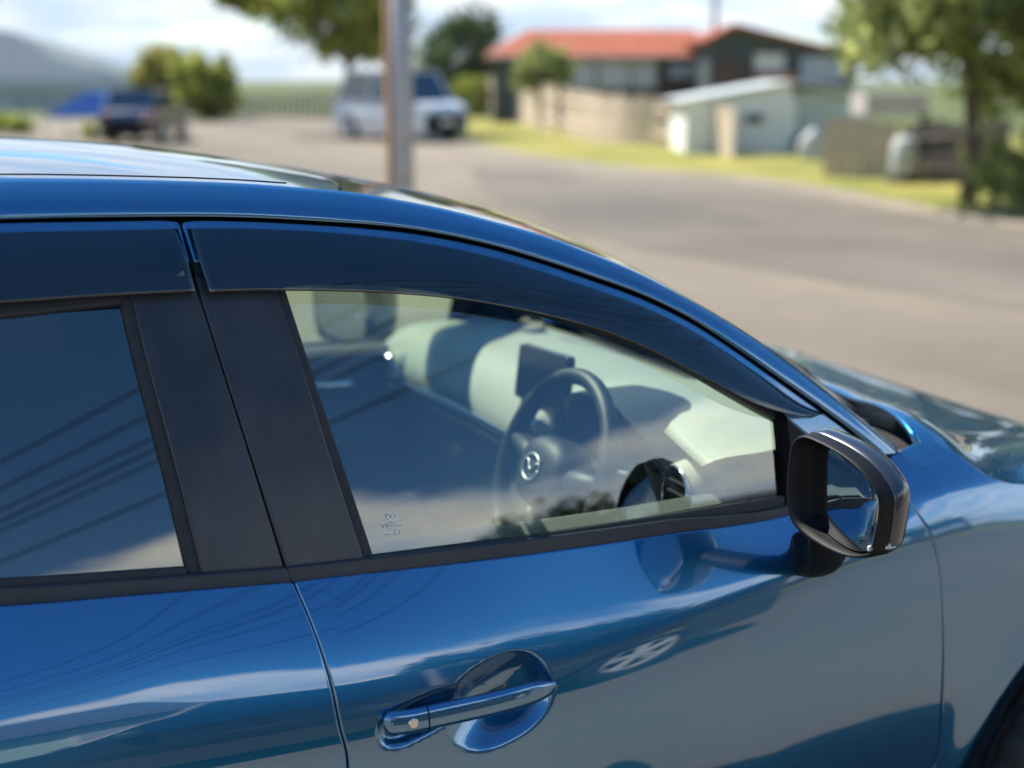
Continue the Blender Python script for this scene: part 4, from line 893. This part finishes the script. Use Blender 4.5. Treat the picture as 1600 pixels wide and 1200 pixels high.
p = at_f(722, 190, 64); tree('conifer', p, 2.6, (2.4, 2.0, 2.4), M['leaf_d'], 4, 'dark dense evergreen beside the house, just right of the van', clumps=80, per=80, leaf=.15, trunk=.2)
p = at_f(265, 180, 56); tree('round_bush', p, 1.6, (1.4, 1.3, 1.4), M['leaf_o'], 5, 'round olive bush at the far road end, left one of two', 'bush', clumps=60, per=70, leaf=.16, trunk=.1, group='bushes at the far road end')
p = at_f(325, 180, 54); tree('round_bush', p, 1.45, (1.35, 1.3, 1.45), M['leaf_y'], 6, 'yellow-green bush at the far road end, right one of two', 'bush', clumps=60, per=70, leaf=.16, trunk=.1, group='bushes at the far road end')
p = at_f(850, 190, 44); tree('garden_shrub', p, 1.95, (1.0, .9, .85), M['leaf_m'], 8, 'rounded green shrub standing before the red-roofed house', 'shrub', clumps=50, per=60, leaf=.10, trunk=.06)
p = at_f(738, 170, 60); tree('hedge_shrub', p, .9, (.9, .8, .9), M['leaf_y'], 9, 'small bright shrub at the left end of the paling fence', 'shrub', clumps=30, per=60, leaf=.10, trunk=0)
p = at_f(1590, 290, 16); tree('corner_bush', p, .55, (.6, .6, .55), M['leaf_m'], 10, 'low green bush at the foot of the fence, right edge', 'bush', clumps=30, per=60, leaf=.07, trunk=0)
tree('shade_tree', (12.4, 6.4), 4.7, (2.3, 2.2, 2.0), M['leaf_m'], 31, 'tall leafy tree just beyond the right edge, mirrored in the bonnet', clumps=110, per=80, leaf=.12, trunk=.16)
tree('shade_tree', (15.5, 4.0), 5.0, (2.6, 2.4, 2.3), M['leaf_d'], 32, 'dark tree further right beyond the picture, beside the leafy one', clumps=90, per=80, leaf=.13, trunk=.18)
for k, (u, v, D, r) in enumerate([(15, 195, 40, .55), (160, 205, 36, .5)]):
    p = at_f(u, v, D); tree('low_shrub', p, 1.6-(v-125)*D/2000, (r*1.2, r, r*.8), M['leaf_y'], 20+k, ['bright lime shrub at the far left above the car roof', 'low green shrub between the blue canopy and the dark car'][k], 'shrub', clumps=20, per=60, leaf=.09, trunk=.05)

# ---- fences
M['paling'] = simple('grey timber', (.56, .46, .35), .85, var=.25, scale=5, bump=.5, bscale=40); M['paling2'] = simple('pale timber', (.50, .41, .29), .85, var=.2, scale=5, bump=.5, bscale=40); M['paling3'] = simple('dark timber', (.075, .065, .058), .85, var=.3, scale=5, bump=.5, bscale=40)
def fence(name, pts, mat, label, step=.16, jit=.05, gaps=()):
    """pts: (base px, base row, top row) triples"""
    B = [at_z(u, v) for u, v, t in pts]; H = []
    for (u, v, t), b in zip(pts, B): D = (b-CAM)@FH; H.append(at_f(u, t, D)[2])
    root = empty(name, tuple(B[0]), label=label, category='fence'); me = mesh('paling', [], [])
    bm = MB(); bm.prism([(-.07, 0), (.07, 0), (.07, .92), (.05, 1.0), (-.05, 1.0), (-.07, .92)], 0, .022, lambda a, b, h: (a, h, b)); me = mesh('paling', bm.V, bm.F, False); me.materials.append(mat)
    P = cr_spline(np.array([[b[0], b[1], h] for b, h in zip(B, H)]), 400); s = np.concatenate([[0], np.cumsum(np.linalg.norm(np.diff(P[:, :2], axis=0), axis=1))]); k = 0
    for q in np.arange(0, s[-1], step):
        x, y, h = [np.interp(q, s, P[:, j]) for j in range(3)]; x2, y2 = [np.interp(q+.1, s, P[:, j]) for j in range(2)]
        if any(a < q/s[-1] < b for a, b in gaps): continue
        o = bpy.data.objects.new('paling', me); COL.objects.link(o); o.parent = root; o.location = (x-B[0][0], y-B[0][1], -.05+random.uniform(-.01, .01)); o.rotation_euler = (random.uniform(-.02, .02), random.uniform(-.02, .02), math.atan2(y2-y, x2-x)); o.scale = (random.uniform(.9, 1.08), 1, (h+.05)*random.uniform(1-jit, 1+jit))
    for f in (.25, .75):
        pts3 = [(p_[0]-B[0][0], p_[1]-B[0][1]+.06, p_[2]*f) for p_ in P[::20]]; MB().tube(pts3, .04, 4).build('rail', mat, root)
    return root
fence('paling_fence', [(762, 180, 118), (869, 208, 135), (959, 225, 148), (1060, 231, 155), (1144, 247, 168)], M['paling'], 'long weathered grey-brown paling fence running past the red-roofed house', step=.17, gaps=((.29, .33), (.60, .63)))
fence('short_fence', [(1292, 276, 186), (1345, 277, 184), (1400, 279, 190)], M['paling2'], 'short pale timber fence between the white shed and the dark fence', step=.15)
fence('dark_fence', [(1408, 283, 196), (1480, 288, 190), (1565, 294, 182)], M['paling3'], 'dark weathered fence standing under the leafy tree at right', step=.16)
fence('far_fence', [(375, 182, 148), (450, 183, 146), (535, 184, 142)], simple('grey far timber', (.26, .23, .20), .85, var=.2, scale=5), 'low grey fence at the far end of the road', step=.3)

# ---- buildings
def pbox(mb, u0, v0, u1, v1, D, th, ground=False):
    a = at_f(u0, v0, D); b = at_f(u1, v1, D); z0 = 0 if ground else min(a[2], b[2]); z1 = max(a[2], b[2]); c = (a+b)/2+FH*th/2; w_ = np.linalg.norm((b-a)[:2]); mb.box((c[0], c[1], (z0+z1)/2), (w_, th, z1-z0), -YA)
def part(name, mat, parent, rects, D, th, ground=False):
    mb = MB()
    for r in rects: pbox(mb, *r, D, th, ground)
    o = mb.build(name, mat, None); o.parent = parent; o.matrix_parent_inverse = Matrix.Translation(-Vector(parent.location)); return o
def pmesh(name, mat, parent, V, Fc):
    o = mk(name, V, Fc, mat, None, False); o.parent = parent; o.matrix_parent_inverse = Matrix.Translation(-Vector(parent.location)); return o
M['redroof'] = simple('red iron roof', (.33, .095, .05), .75, var=.2, scale=2, spec=.2); M['weather'] = simple('dark weatherboard', (.055, .075, .08), .7, var=.15, scale=2); M['brownwall'] = simple('brown cladding', (.07, .045, .04), .75, var=.2, scale=2); M['whitewall'] = simple('white painted wall', (.75, .77, .74), .6, var=.08, scale=1.5); M['pane'] = simple('house window', (.30, .36, .46), .1); M['curtain'] = simple('curtained window', (.50, .53, .58), .3); M['fascia'] = simple('white trim', (.6, .6, .58), .5)
D1 = 50.0
def roof_gable(name, mat, parent, u0, u1, ue0, ue1, vr, ve, D, depth, thick=.12):
    """hipped roof: ridge u0..u1 at row vr, eaves ue0..ue1 at row ve"""
    e0, e1 = at_f(ue0, ve, D), at_f(ue1, ve, D); r0, r1 = at_f(u0, vr, D+depth/2), at_f(u1, vr, D+depth/2); r0[2] = r1[2] = at_f(u0, vr, D+depth/2)[2]
    b0, b1 = e0+FH*depth, e1+FH*depth; V = [e0, e1, r1, r0, b0, b1]; V2 = [v-np.array([0, 0, thick]) for v in V]
    return pmesh(name, mat, parent, V+V2, [(0, 1, 2, 3), (1, 5, 2), (5, 4, 3, 2), (4, 0, 3), (6, 7, 1, 0), (7, 11, 5, 1), (11, 10, 4, 5), (10, 6, 0, 4), (6, 10, 11, 7)])
b0 = at_f(930, 200, D1); h1 = empty('red_roofed_house', (b0[0], b0[1], 0), label='low house with red roof and white windows behind the long paling fence', category='house')
part('wall', M['weather'], h1, [(770, 92, 1032, 200)], D1, 6, True); part('wall', M['brownwall'], h1, [(1032, 92, 1108, 200)], D1-.3, 6, True)
roof_gable('roof', M['redroof'], h1, 825, 1085, 755, 1118, 46, 86, D1-.7, 7.4)
part('fascia', M['fascia'], h1, [(757, 86.5, 1117, 90)], D1-.75, .08)
for r in [(892, 92, 930, 138), (934, 92, 984, 138), (988, 92, 1026, 138)]:
    f = part('window', M['fascia'], h1, [r], D1-.12, .1); part('pane', M['curtain'], h1, [(r[0]+3, r[1]+3, r[2]-3, r[3]-3)], D1-.2, .06)
part('window', M['pane'], h1, [(1046, 100, 1092, 122)], D1-.42, .1)
b0 = at_f(1215, 200, 46); h2 = empty('gabled_house', (b0[0], b0[1], 0), label='second house with sloping red roof and grey-green walls, left of the big tree', category='house')
D2 = 46.
part('wall', M['weather'], h2, [(1110, 70, 1330, 200)], D2, 6, True)
e0, e1, r0 = at_f(1100, 62, D2-.6), at_f(1345, 84, D2-.6), at_f(1150, 36, D2-.6)
dd = FH*7.0; V = [e0, r0, e1, e0+dd, r0+dd, e1+dd]; V += [v-np.array([0, 0, .14]) for v in V]
pmesh('roof', M['redroof'], h2, V, [(0, 1, 4, 3), (1, 2, 5, 4), (0, 6, 7, 1), (1, 7, 8, 2), (6, 9, 10, 7), (7, 10, 11, 8), (3, 4, 10, 9), (4, 5, 11, 10)])
pmesh('gable', M['weather'], h2, [e0+FH*.5+np.array([0, 0, -.15]), r0+FH*.5+np.array([0, 0, -.15]), e1+FH*.5+np.array([0, 0, -.15]), e0+FH*6+np.array([0, 0, -.15]), r0+FH*6+np.array([0, 0, -.15]), e1+FH*6+np.array([0, 0, -.15])], [(0, 2, 1), (3, 4, 5), (0, 1, 4, 3), (1, 2, 5, 4), (0, 3, 5, 2)])
part('porch', M['brownwall'], h2, [(1118, 92, 1170, 160)], D2-.25, .2); part('window', M['pane'], h2, [(1252, 88, 1318, 128)], D2-.15, .12); part('window', M['fascia'], h2, [(1180, 84, 1225, 112)], D2-.12, .1); part('deck', simple('cedar deck', (.32, .13, .06), .8), h2, [(1185, 114, 1245, 126)], D2-.6, .5)
D3 = 29.0
b0 = at_f(1200, 250, D3); g1 = empty('white_shed', (b0[0], b0[1], 0), label='low white shed with shallow gabled roof beside the paling fence', category='shed')
part('wall', M['whitewall'], g1, [(1072, 158, 1240, 260)], D3, 3.0, True); part('wall', simple('pale blue wall', (.42, .50, .53), .6, var=.08, scale=1.5), g1, [(1243, 140, 1352, 260)], D3+.25, 3.0, True)
e0, e1, r0 = at_f(1060, 158, D3-.15), at_f(1358, 142, D3-.15), at_f(1240, 126, D3-.15); dd = FH*3.4; V = [e0, r0, e1, e0+dd, r0+dd, e1+dd]; V += [v-np.array([0, 0, .06]) for v in V]
pmesh('roof', simple('pale iron roof', (.56, .60, .58), .45, var=.06, scale=2), g1, V, [(0, 1, 4, 3), (1, 2, 5, 4), (0, 6, 7, 1), (1, 7, 8, 2), (6, 9, 10, 7), (7, 10, 11, 8), (3, 4, 10, 9), (4, 5, 11, 10)])
pmesh('gable', M['whitewall'], g1, [e0+FH*.2+np.array([.05, 0, -.06]), r0+FH*.2+np.array([0, 0, -.06]), at_f(1243, 160, D3)+FH*.05], [(0, 2, 1)])
part('window', M['weather'], g1, [(1166, 178, 1192, 192)], D3-.06, .08); part('door', simple('blue door', (.06, .10, .15), .5), g1, [(1240, 212, 1290, 264)], D3-.1, .1)
part('lean_to', simple('lean-to roof', (.42, .38, .36), .6, var=.1, scale=2), g1, [(1354, 146, 1448, 180)], D3-2.5, 1.2); part('lean_to_post', M['paling3'], g1, [(1440, 178, 1446, 270)], D3-2.5, .08, True)
p = at_f(1411, 262, 20.6); root = empty('water_drum', (p[0], p[1], 0), label='white rounded drum between the pale fence and the dark fence', category='drum')
MB().lathe([(0, .72), (.14, .71), (.19, .66), (.20, .5), (.205, .45), (.20, .4), (.205, .2), (.19, .14), (.17, .12), (0.0, .12)], (0, 0, 0), (0, 0, 1), 24).build('barrel', simple('grey-white drum', (.42, .43, .42), .6, var=.15, scale=4), root, True); MB().lathe([(.05, .70), (.05, .75), (0, .75)], (0, 0, 0), (0, 0, 1), 12).build('lid', M['fascia'], root, True); MB().box((0, 0, .06), (.36, .36, .12)).build('stand', M['paling3'], root)
p = at_f(1268, 262, 26); root = empty('boat_hull', (p[0], p[1], 0), -YA, label='pale rounded dinghy stood on end before the blue shed door', category='dinghy')
mb = MB(); V = []; 
for i in range(9):
    t = i/8; w_ = .30*math.sin(math.pi*min(1, .25+t*.75))**.7; 
    for j in range(9):
        a = math.pi*j/8; V.append((math.cos(a)*w_, -math.sin(a)*.22, .05+t*.62))
mk('hull', V, grid_faces(9, 9), bpy.data.materials['grey-white drum'], root); MB().box((0, .01, .36), (.5, .03, .05)).build('thwart', M['paling2'], root)
# far-left buildings and canopy
D4 = 70.
b0 = at_f(80, 165, D4); h3 = empty('far_building', (b0[0], b0[1], 0), label='long pale building with grey-green roof below the distant hill, far left', category='building')
part('wall', simple('pale mint wall', (.40, .48, .46), .7, var=.1, scale=.5), h3, [(-150, 142, 215, 190)], D4, 8, True); part('roof', simple('grey long roof', (.36, .40, .42), .5, var=.1, scale=.5), h3, [(-155, 124, 222, 143)], D4-.4, 9)
for u in (20, 60, 100, 150): part('window', M['pane'], h3, [(u, 150, u+22, 168)], D4-.1, .1)
p = at_f(135, 210, 38); root = empty('blue_canopy', (p[0], p[1], 0), -YA, label='blue fabric canopy with sloping side, far left above the roof', category='canopy')
a = [(-1.1, -.4, .55), (1.0, -.4, .55), (.45, 0, 1.28), (.1, 0, 1.28), (-1.1, 1.6, .55), (1.0, 1.6, .55), (.45, 1.2, 1.28), (.1, 1.2, 1.28)]
mk('cover', a, [(0, 1, 2, 3), (1, 5, 6, 2), (5, 4, 7, 6), (4, 0, 3, 7), (3, 2, 6, 7)], simple('blue tarp', (.02, .12, .42), .6, var=.2, scale=4), root, False)
for x, y in ((-1.05, -.35), (.95, -.35), (-1.05, 1.55), (.95, 1.55)): MB().tube([(x, y, -.05), (x, y, .56)], .025, 6).build('leg', M['steel'], root)

# ---- distant hill
V = []; nx = 60; base = at_f(-420, 122, 2600)
for j in range(2):
    for i in range(nx):
        u = -900+i*(1150/(nx-1)); v = 125-88*math.exp(-((u+65)/165)**2)-60*math.exp(-((u+420)/230)**2)-4*math.sin(u*.05)-2*math.sin(u*.13)-1
        q = at_f(u, min(v, 126), 2600+300*j); V.append((q[0], q[1], q[2] if j == 0 else q[2]*1.0))
Vb = [(x, y, -5) for x, y, z in V[:nx]]; Vb2 = [(x+FH[0]*1500, y+FH[1]*1500, -5) for x, y, z in V[nx:]]; V = Vb+V+Vb2
mk('hill', V, grid_faces(nx, 4), simple('forest hill', (.035, .06, .04), .95, var=.3, scale=.01), None, True, kind='structure')

# ---- utility pole
p = at_f(630, 280, 11.5); root = empty('steel_post', (p[0], p[1], 0), label='thick grey steel post rising behind the car roof', category='post')
MB().tube([(0, 0, -.1), (0, 0, 1.5), (0, 0, 2.95)], [.103, .100, .097], 20).build('shaft', simple('galvanised pole', (.42, .40, .385), .6, var=.15, scale=4), root, True)
MB().lathe([(.0, 3.02), (.06, 3.0), (.104, 2.96), (.104, 2.92)], (0, 0, 0), (0, 0, 1), 20).build('cap', simple('pole cap', (.3, .3, .3), .6), root, True)
MB().box((0, 0, .06), (.32, .32, .12)).build('base_plate', simple('pole base', (.2, .2, .2), .7), root); MB().box((-.118, .03, 1.6), (.03, .08, 2.6)).build('timber_batten', simple('orange batten', (.34, .19, .10), .8, var=.2, scale=5), root)

# ---- other vehicles
def simple_car(name, loc, rz, L, Wd_, H, mat, label, hood=.28, roof0=.36, roof1=.95, belt=.58, wr=.31, glassm=None, spokes=5):
    """car body as a lofted shell with cut-in wheel arches, glasshouse, lamps and four wheels"""
    root = empty(name, loc, rz, label=label, category='car'); hw = Wd_/2; g = glassm or M['privacy']
    top = [(0, .52), (.04, .60), (hood, .66), (roof0*.86, .68)]; 
    st = np.linspace(0, 1, 41); zt = lambda t: H*np.interp(t, [0, .03, .10, hood, .9, .97, 1], [.40, .50, .555, belt+.035, belt+.055, belt+.03, .45])
    V = []; nr = 13
    for t in st:
        x = (t-.5)*L*-1; pw = hw*(1-.10*abs(2*t-1)**4-.03*(1-t))
        for k in range(nr):
            a = k/(nr-1)
            if a < .5: z = .20+(zt(t)-.20)*a*2; y = pw*(.93+.07*math.sin(math.pi*min(1, a*2*.8+.1)))
            else: z = zt(t)+.02*math.sin((a-.5)*math.pi); y = pw*(1-(a-.5)*2)
            for wx in (.20, .795):
                rr = math.hypot((t-wx)*L, z-wr)
                if a < .5 and rr < wr*1.16: z = max(z, wr+math.sqrt(max(0, (wr*1.16)**2-((t-wx)*L)**2)))
            V.append((x, y, z))
    n1 = len(V); V += [(x, -y, z) for x, y, z in V]; Fc = grid_faces(nr, 41, True)+[tuple(i+n1 for i in f) for f in grid_faces(nr, 41, False)]
    autosmooth(mk('body', V, Fc, mat, root), 40)
    # glasshouse
    def gh(t, z, wd): return ((.5-t)*L, wd, z)
    zb_, zr = H*(belt+.05), H*.985; w0, w1 = hw*.93, hw*.70; f0, f1, r0, r1 = hood-.01, roof0+.06, roof1-.10, roof1
    Vg = [gh(f0, zb_, w0*.9), gh(f1, zr, w1), gh(r0, zr, w1), gh(r1, zb_, w0*.92)]; V = Vg+[(x, -y, z) for x, y, z in Vg]
    mk('glasshouse', V, [(0, 1, 2, 3), (7, 6, 5, 4), (4, 5, 1, 0), (3, 2, 6, 7)], g, root, False)
    rp = MB(); rp.box(((.5-(f1+r0)/2)*L, 0, zr+.012), ((r0-f1)*L*1.02, 2*w1*1.03, .035), 0, .012); 
    for s_ in (-1, 1):
        for (a, b) in ((0, 1), (3, 2)): rp.tube([(Vg[a][0], s_*Vg[a][1]*1.005, Vg[a][2]), (Vg[b][0], s_*Vg[b][1]*1.01, Vg[b][2])], .035, 6)
        m0 = [(Vg[0][i]+Vg[3][i])/2 for i in range(3)]; m1 = [(Vg[1][i]+Vg[2][i])/2 for i in range(3)]; rp.tube([(m0[0], s_*hw*.93, zb_), (m1[0], s_*w1*1.01, zr)], .04, 6)
    rp.build('roof', mat, root)
    for s_ in (-1, 1):
        MB().box((L*.475, s_*hw*.68, H*.46), (.12, .34, .13), s_*-.25, .03).build('headlamp', M['clear'], root, True); MB().box((-L*.478, s_*hw*.74, H*.52), (.10, .24, .16), s_*.25, .03).build('tail_lamp', bpy.data.materials['red lamp'], root, True)
        MB().box(((.5-hood-.03)*L, s_*(hw+.07), zb_+.03), (.10, .17, .11), 0, .03).build('door_mirror', mat, root, True)
        for wx in (.20, .795): o = make_wheel(root, ((.5-wx)*L, s_*(hw-.10), wr), s_, wr, .2, 'wheel', spokes)
    MB().box((0, 0, .35), (L*.9, hw*1.2, .25)).build('underbody', M['under'], root)
    MB().box((L*.493, 0, H*.36), (.04, hw*.9, .12), 0, .015).build('grille', M['gloss'], root); MB().box((L*.505, 0, H*.28), (.02, .42, .10)).build('number_plate', M['whitewall'], root)
    return root
van = at_f(625, 213, 36)
simple_car('white_van', (van[0], van[1], 0), R(-70), 3.9, 1.75, 1.85, paint('white paint', (.62, .66, .68), 0.0, .4), 'white van parked on the verge behind the pole', hood=.18, roof0=.22, roof1=.99, belt=.52)
q = at_f(232, 219, 35)
simple_car('dark_car', (q[0], q[1], 0), R(66), 3.7, 1.5, 1.35, paint('dark blue paint', (.012, .016, .03), .5, .4), 'dark car standing at the left road edge beyond the roof', belt=.60)
simple_car('charcoal_car', (1.30, -4.55, 0), R(180), 4.4, 1.78, 1.47, paint('charcoal paint', (.05, .055, .06), .6, .4), 'charcoal car with alloy wheels parked opposite, reflected in the blue door', spokes=5)

# ---- the far side of the street behind the camera (seen in the glass and paint)
for k, (x, y, h, r, m, lab) in enumerate([(10.1, -19.0, 4.9, (2.0, 1.9, 1.9), 'leaf_d', 'dark broad tree across the street, reflected low in the driver window'), (-9, -24, 4.5, (3.6, 3.0, 2.8), 'leaf_m', 'mid-green tree far across the street behind the rear of the car'), (-2, -27, 4.2, (3.2, 3.0, 2.6), 'leaf_d', 'dark tree across the street facing the rear door'), (22, -20, 4.8, (3.4, 3.0, 2.8), 'leaf_m', 'green tree across the street ahead of the car'), (-22, -21, 4.6, (3.6, 3.0, 2.8), 'leaf_d', 'dark tree across the street at its far rear end')]):
    tree('street_tree', (x, y), h, r, M[m], 40+k, lab, clumps=60, per=60, leaf=.17, trunk=.2)
def house_back(name, x, y, w_, d_, hw_, roofh, wall, roofm, label):
    root = empty(name, (x, y, 0), label=label, category='house')
    MB().box((0, 0, hw_/2), (w_, d_, hw_)).build('wall', wall, root)
    e = .5; V = [(-w_/2-e, d_/2+e, hw_), (w_/2+e, d_/2+e, hw_), (w_/2+e, -d_/2-e, hw_), (-w_/2-e, -d_/2-e, hw_), (-w_/2+1.5, 0, hw_+roofh), (w_/2-1.5, 0, hw_+roofh)]
    mk('roof', V, [(0, 1, 5, 4), (1, 2, 5), (2, 3, 4, 5), (3, 0, 4), (3, 2, 1, 0)], roofm, root, False)
    for k in range(3):
        xx = -w_/2+w_*(k+.5)/3; f = MB().box((xx, d_/2+.03, 1.5), (1.5, .06, 1.2)).build('window', M['fascia'], root); MB().box((xx, d_/2+.07, 1.5), (1.36, .03, 1.06)).build('pane', M['pane'], root)
    MB().box((w_/2-1.0, d_/2+.04, 1.05), (.95, .06, 2.1)).build('door', M['brownwall'], root)
house_back('brick_house', 12.6, -14.2, 7, 5.5, 3.2, 1.5, M['brownwall'], simple('dark roof', (.05, .045, .045), .7), 'dark brick house across the street, reflected beside the door mirror')
house_back('cream_house', -14, -22, 11, 7, 2.6, 1.6, simple('cream wall', (.5, .46, .38), .7), M['redroof'], 'cream house with red roof across the street behind the car')
house_back('mint_house', -1.5, -14.5, 9, 6, 2.6, 2.2, simple('mint wall', (.36, .50, .45), .7), simple('grey roof', (.07, .07, .075), .7), 'mint house with dark grey roof across the street facing the blue car')
P_A = at_f(1113, 150, 64.0); P_A[2] = 0; P_B = np.array([-10.5, -34.0, 0])
for pp, lab in ((P_B, 'timber power pole across the street behind the camera'), (P_A, 'slim timber power pole rising behind the two red roofs')):
    root = empty('power_pole', tuple(pp), label=lab, category='pole')
    MB().tube([(0, 0, -.2), (0, 0, 8.4)], [.14, .10], 12).build('shaft', M['bark'], root, True)
    for z_ in (7.9, 6.9): MB().box((0, 0, z_), (2.2, .10, .12)).build('crossarm', M['bark'], root)
    for x_ in (-1.0, -.35, .35, 1.0): MB().lathe([(0, .14), (.03, .12), (.045, .06), (.03, 0)], (x_, 0, 7.96), (0, 0, 1), 8).build('insulator', M['gloss'], root, True)
for k, (x_, z_, sag) in enumerate([(-1.0, 8.0, .9), (-.35, 8.0, .95), (.35, 8.0, .9), (1.0, 8.0, 1.0), (-.7, 7.0, 1.0), (.7, 7.0, 1.05)]):
    mb = MB(); mb.tube([(P_A[0]+(P_B[0]-P_A[0])*t+x_, P_A[1]+(P_B[1]-P_A[1])*t, z_-sag*4*t*(1-t)) for t in np.linspace(0, 1, 60)], .023, 5)
    mb.build('power_line', M['rubber'], None, True, label=['overhead line on the upper arms, rearmost', 'overhead line on the upper arms, second from the rear', 'overhead line on the upper arms, third from the rear', 'overhead line on the upper arms, foremost', 'lower overhead cable, rear one of two', 'lower overhead cable, front one of two'][k], category='cable', group='overhead lines crossing the street')

# ---- air: thin even haze round the whole scene
hz = MB().box((0, 0, 198), (9000, 9000, 412)).build('haze', None, None, False, kind='stuff')
hm = bpy.data.materials.new('thin haze'); hm.use_nodes = True; hn = hm.node_tree.nodes; hn.clear(); ho = hn.new('ShaderNodeOutputMaterial'); hv = hn.new('ShaderNodeVolumePrincipled')
hv.inputs['Color'].default_value = (.70, .84, 1.0, 1); hv.inputs['Density'].default_value = .00012; hv.inputs['Anisotropy'].default_value = .2; hm.node_tree.links.new(hv.outputs[0], ho.inputs['Volume']); hz.data.materials.append(hm)
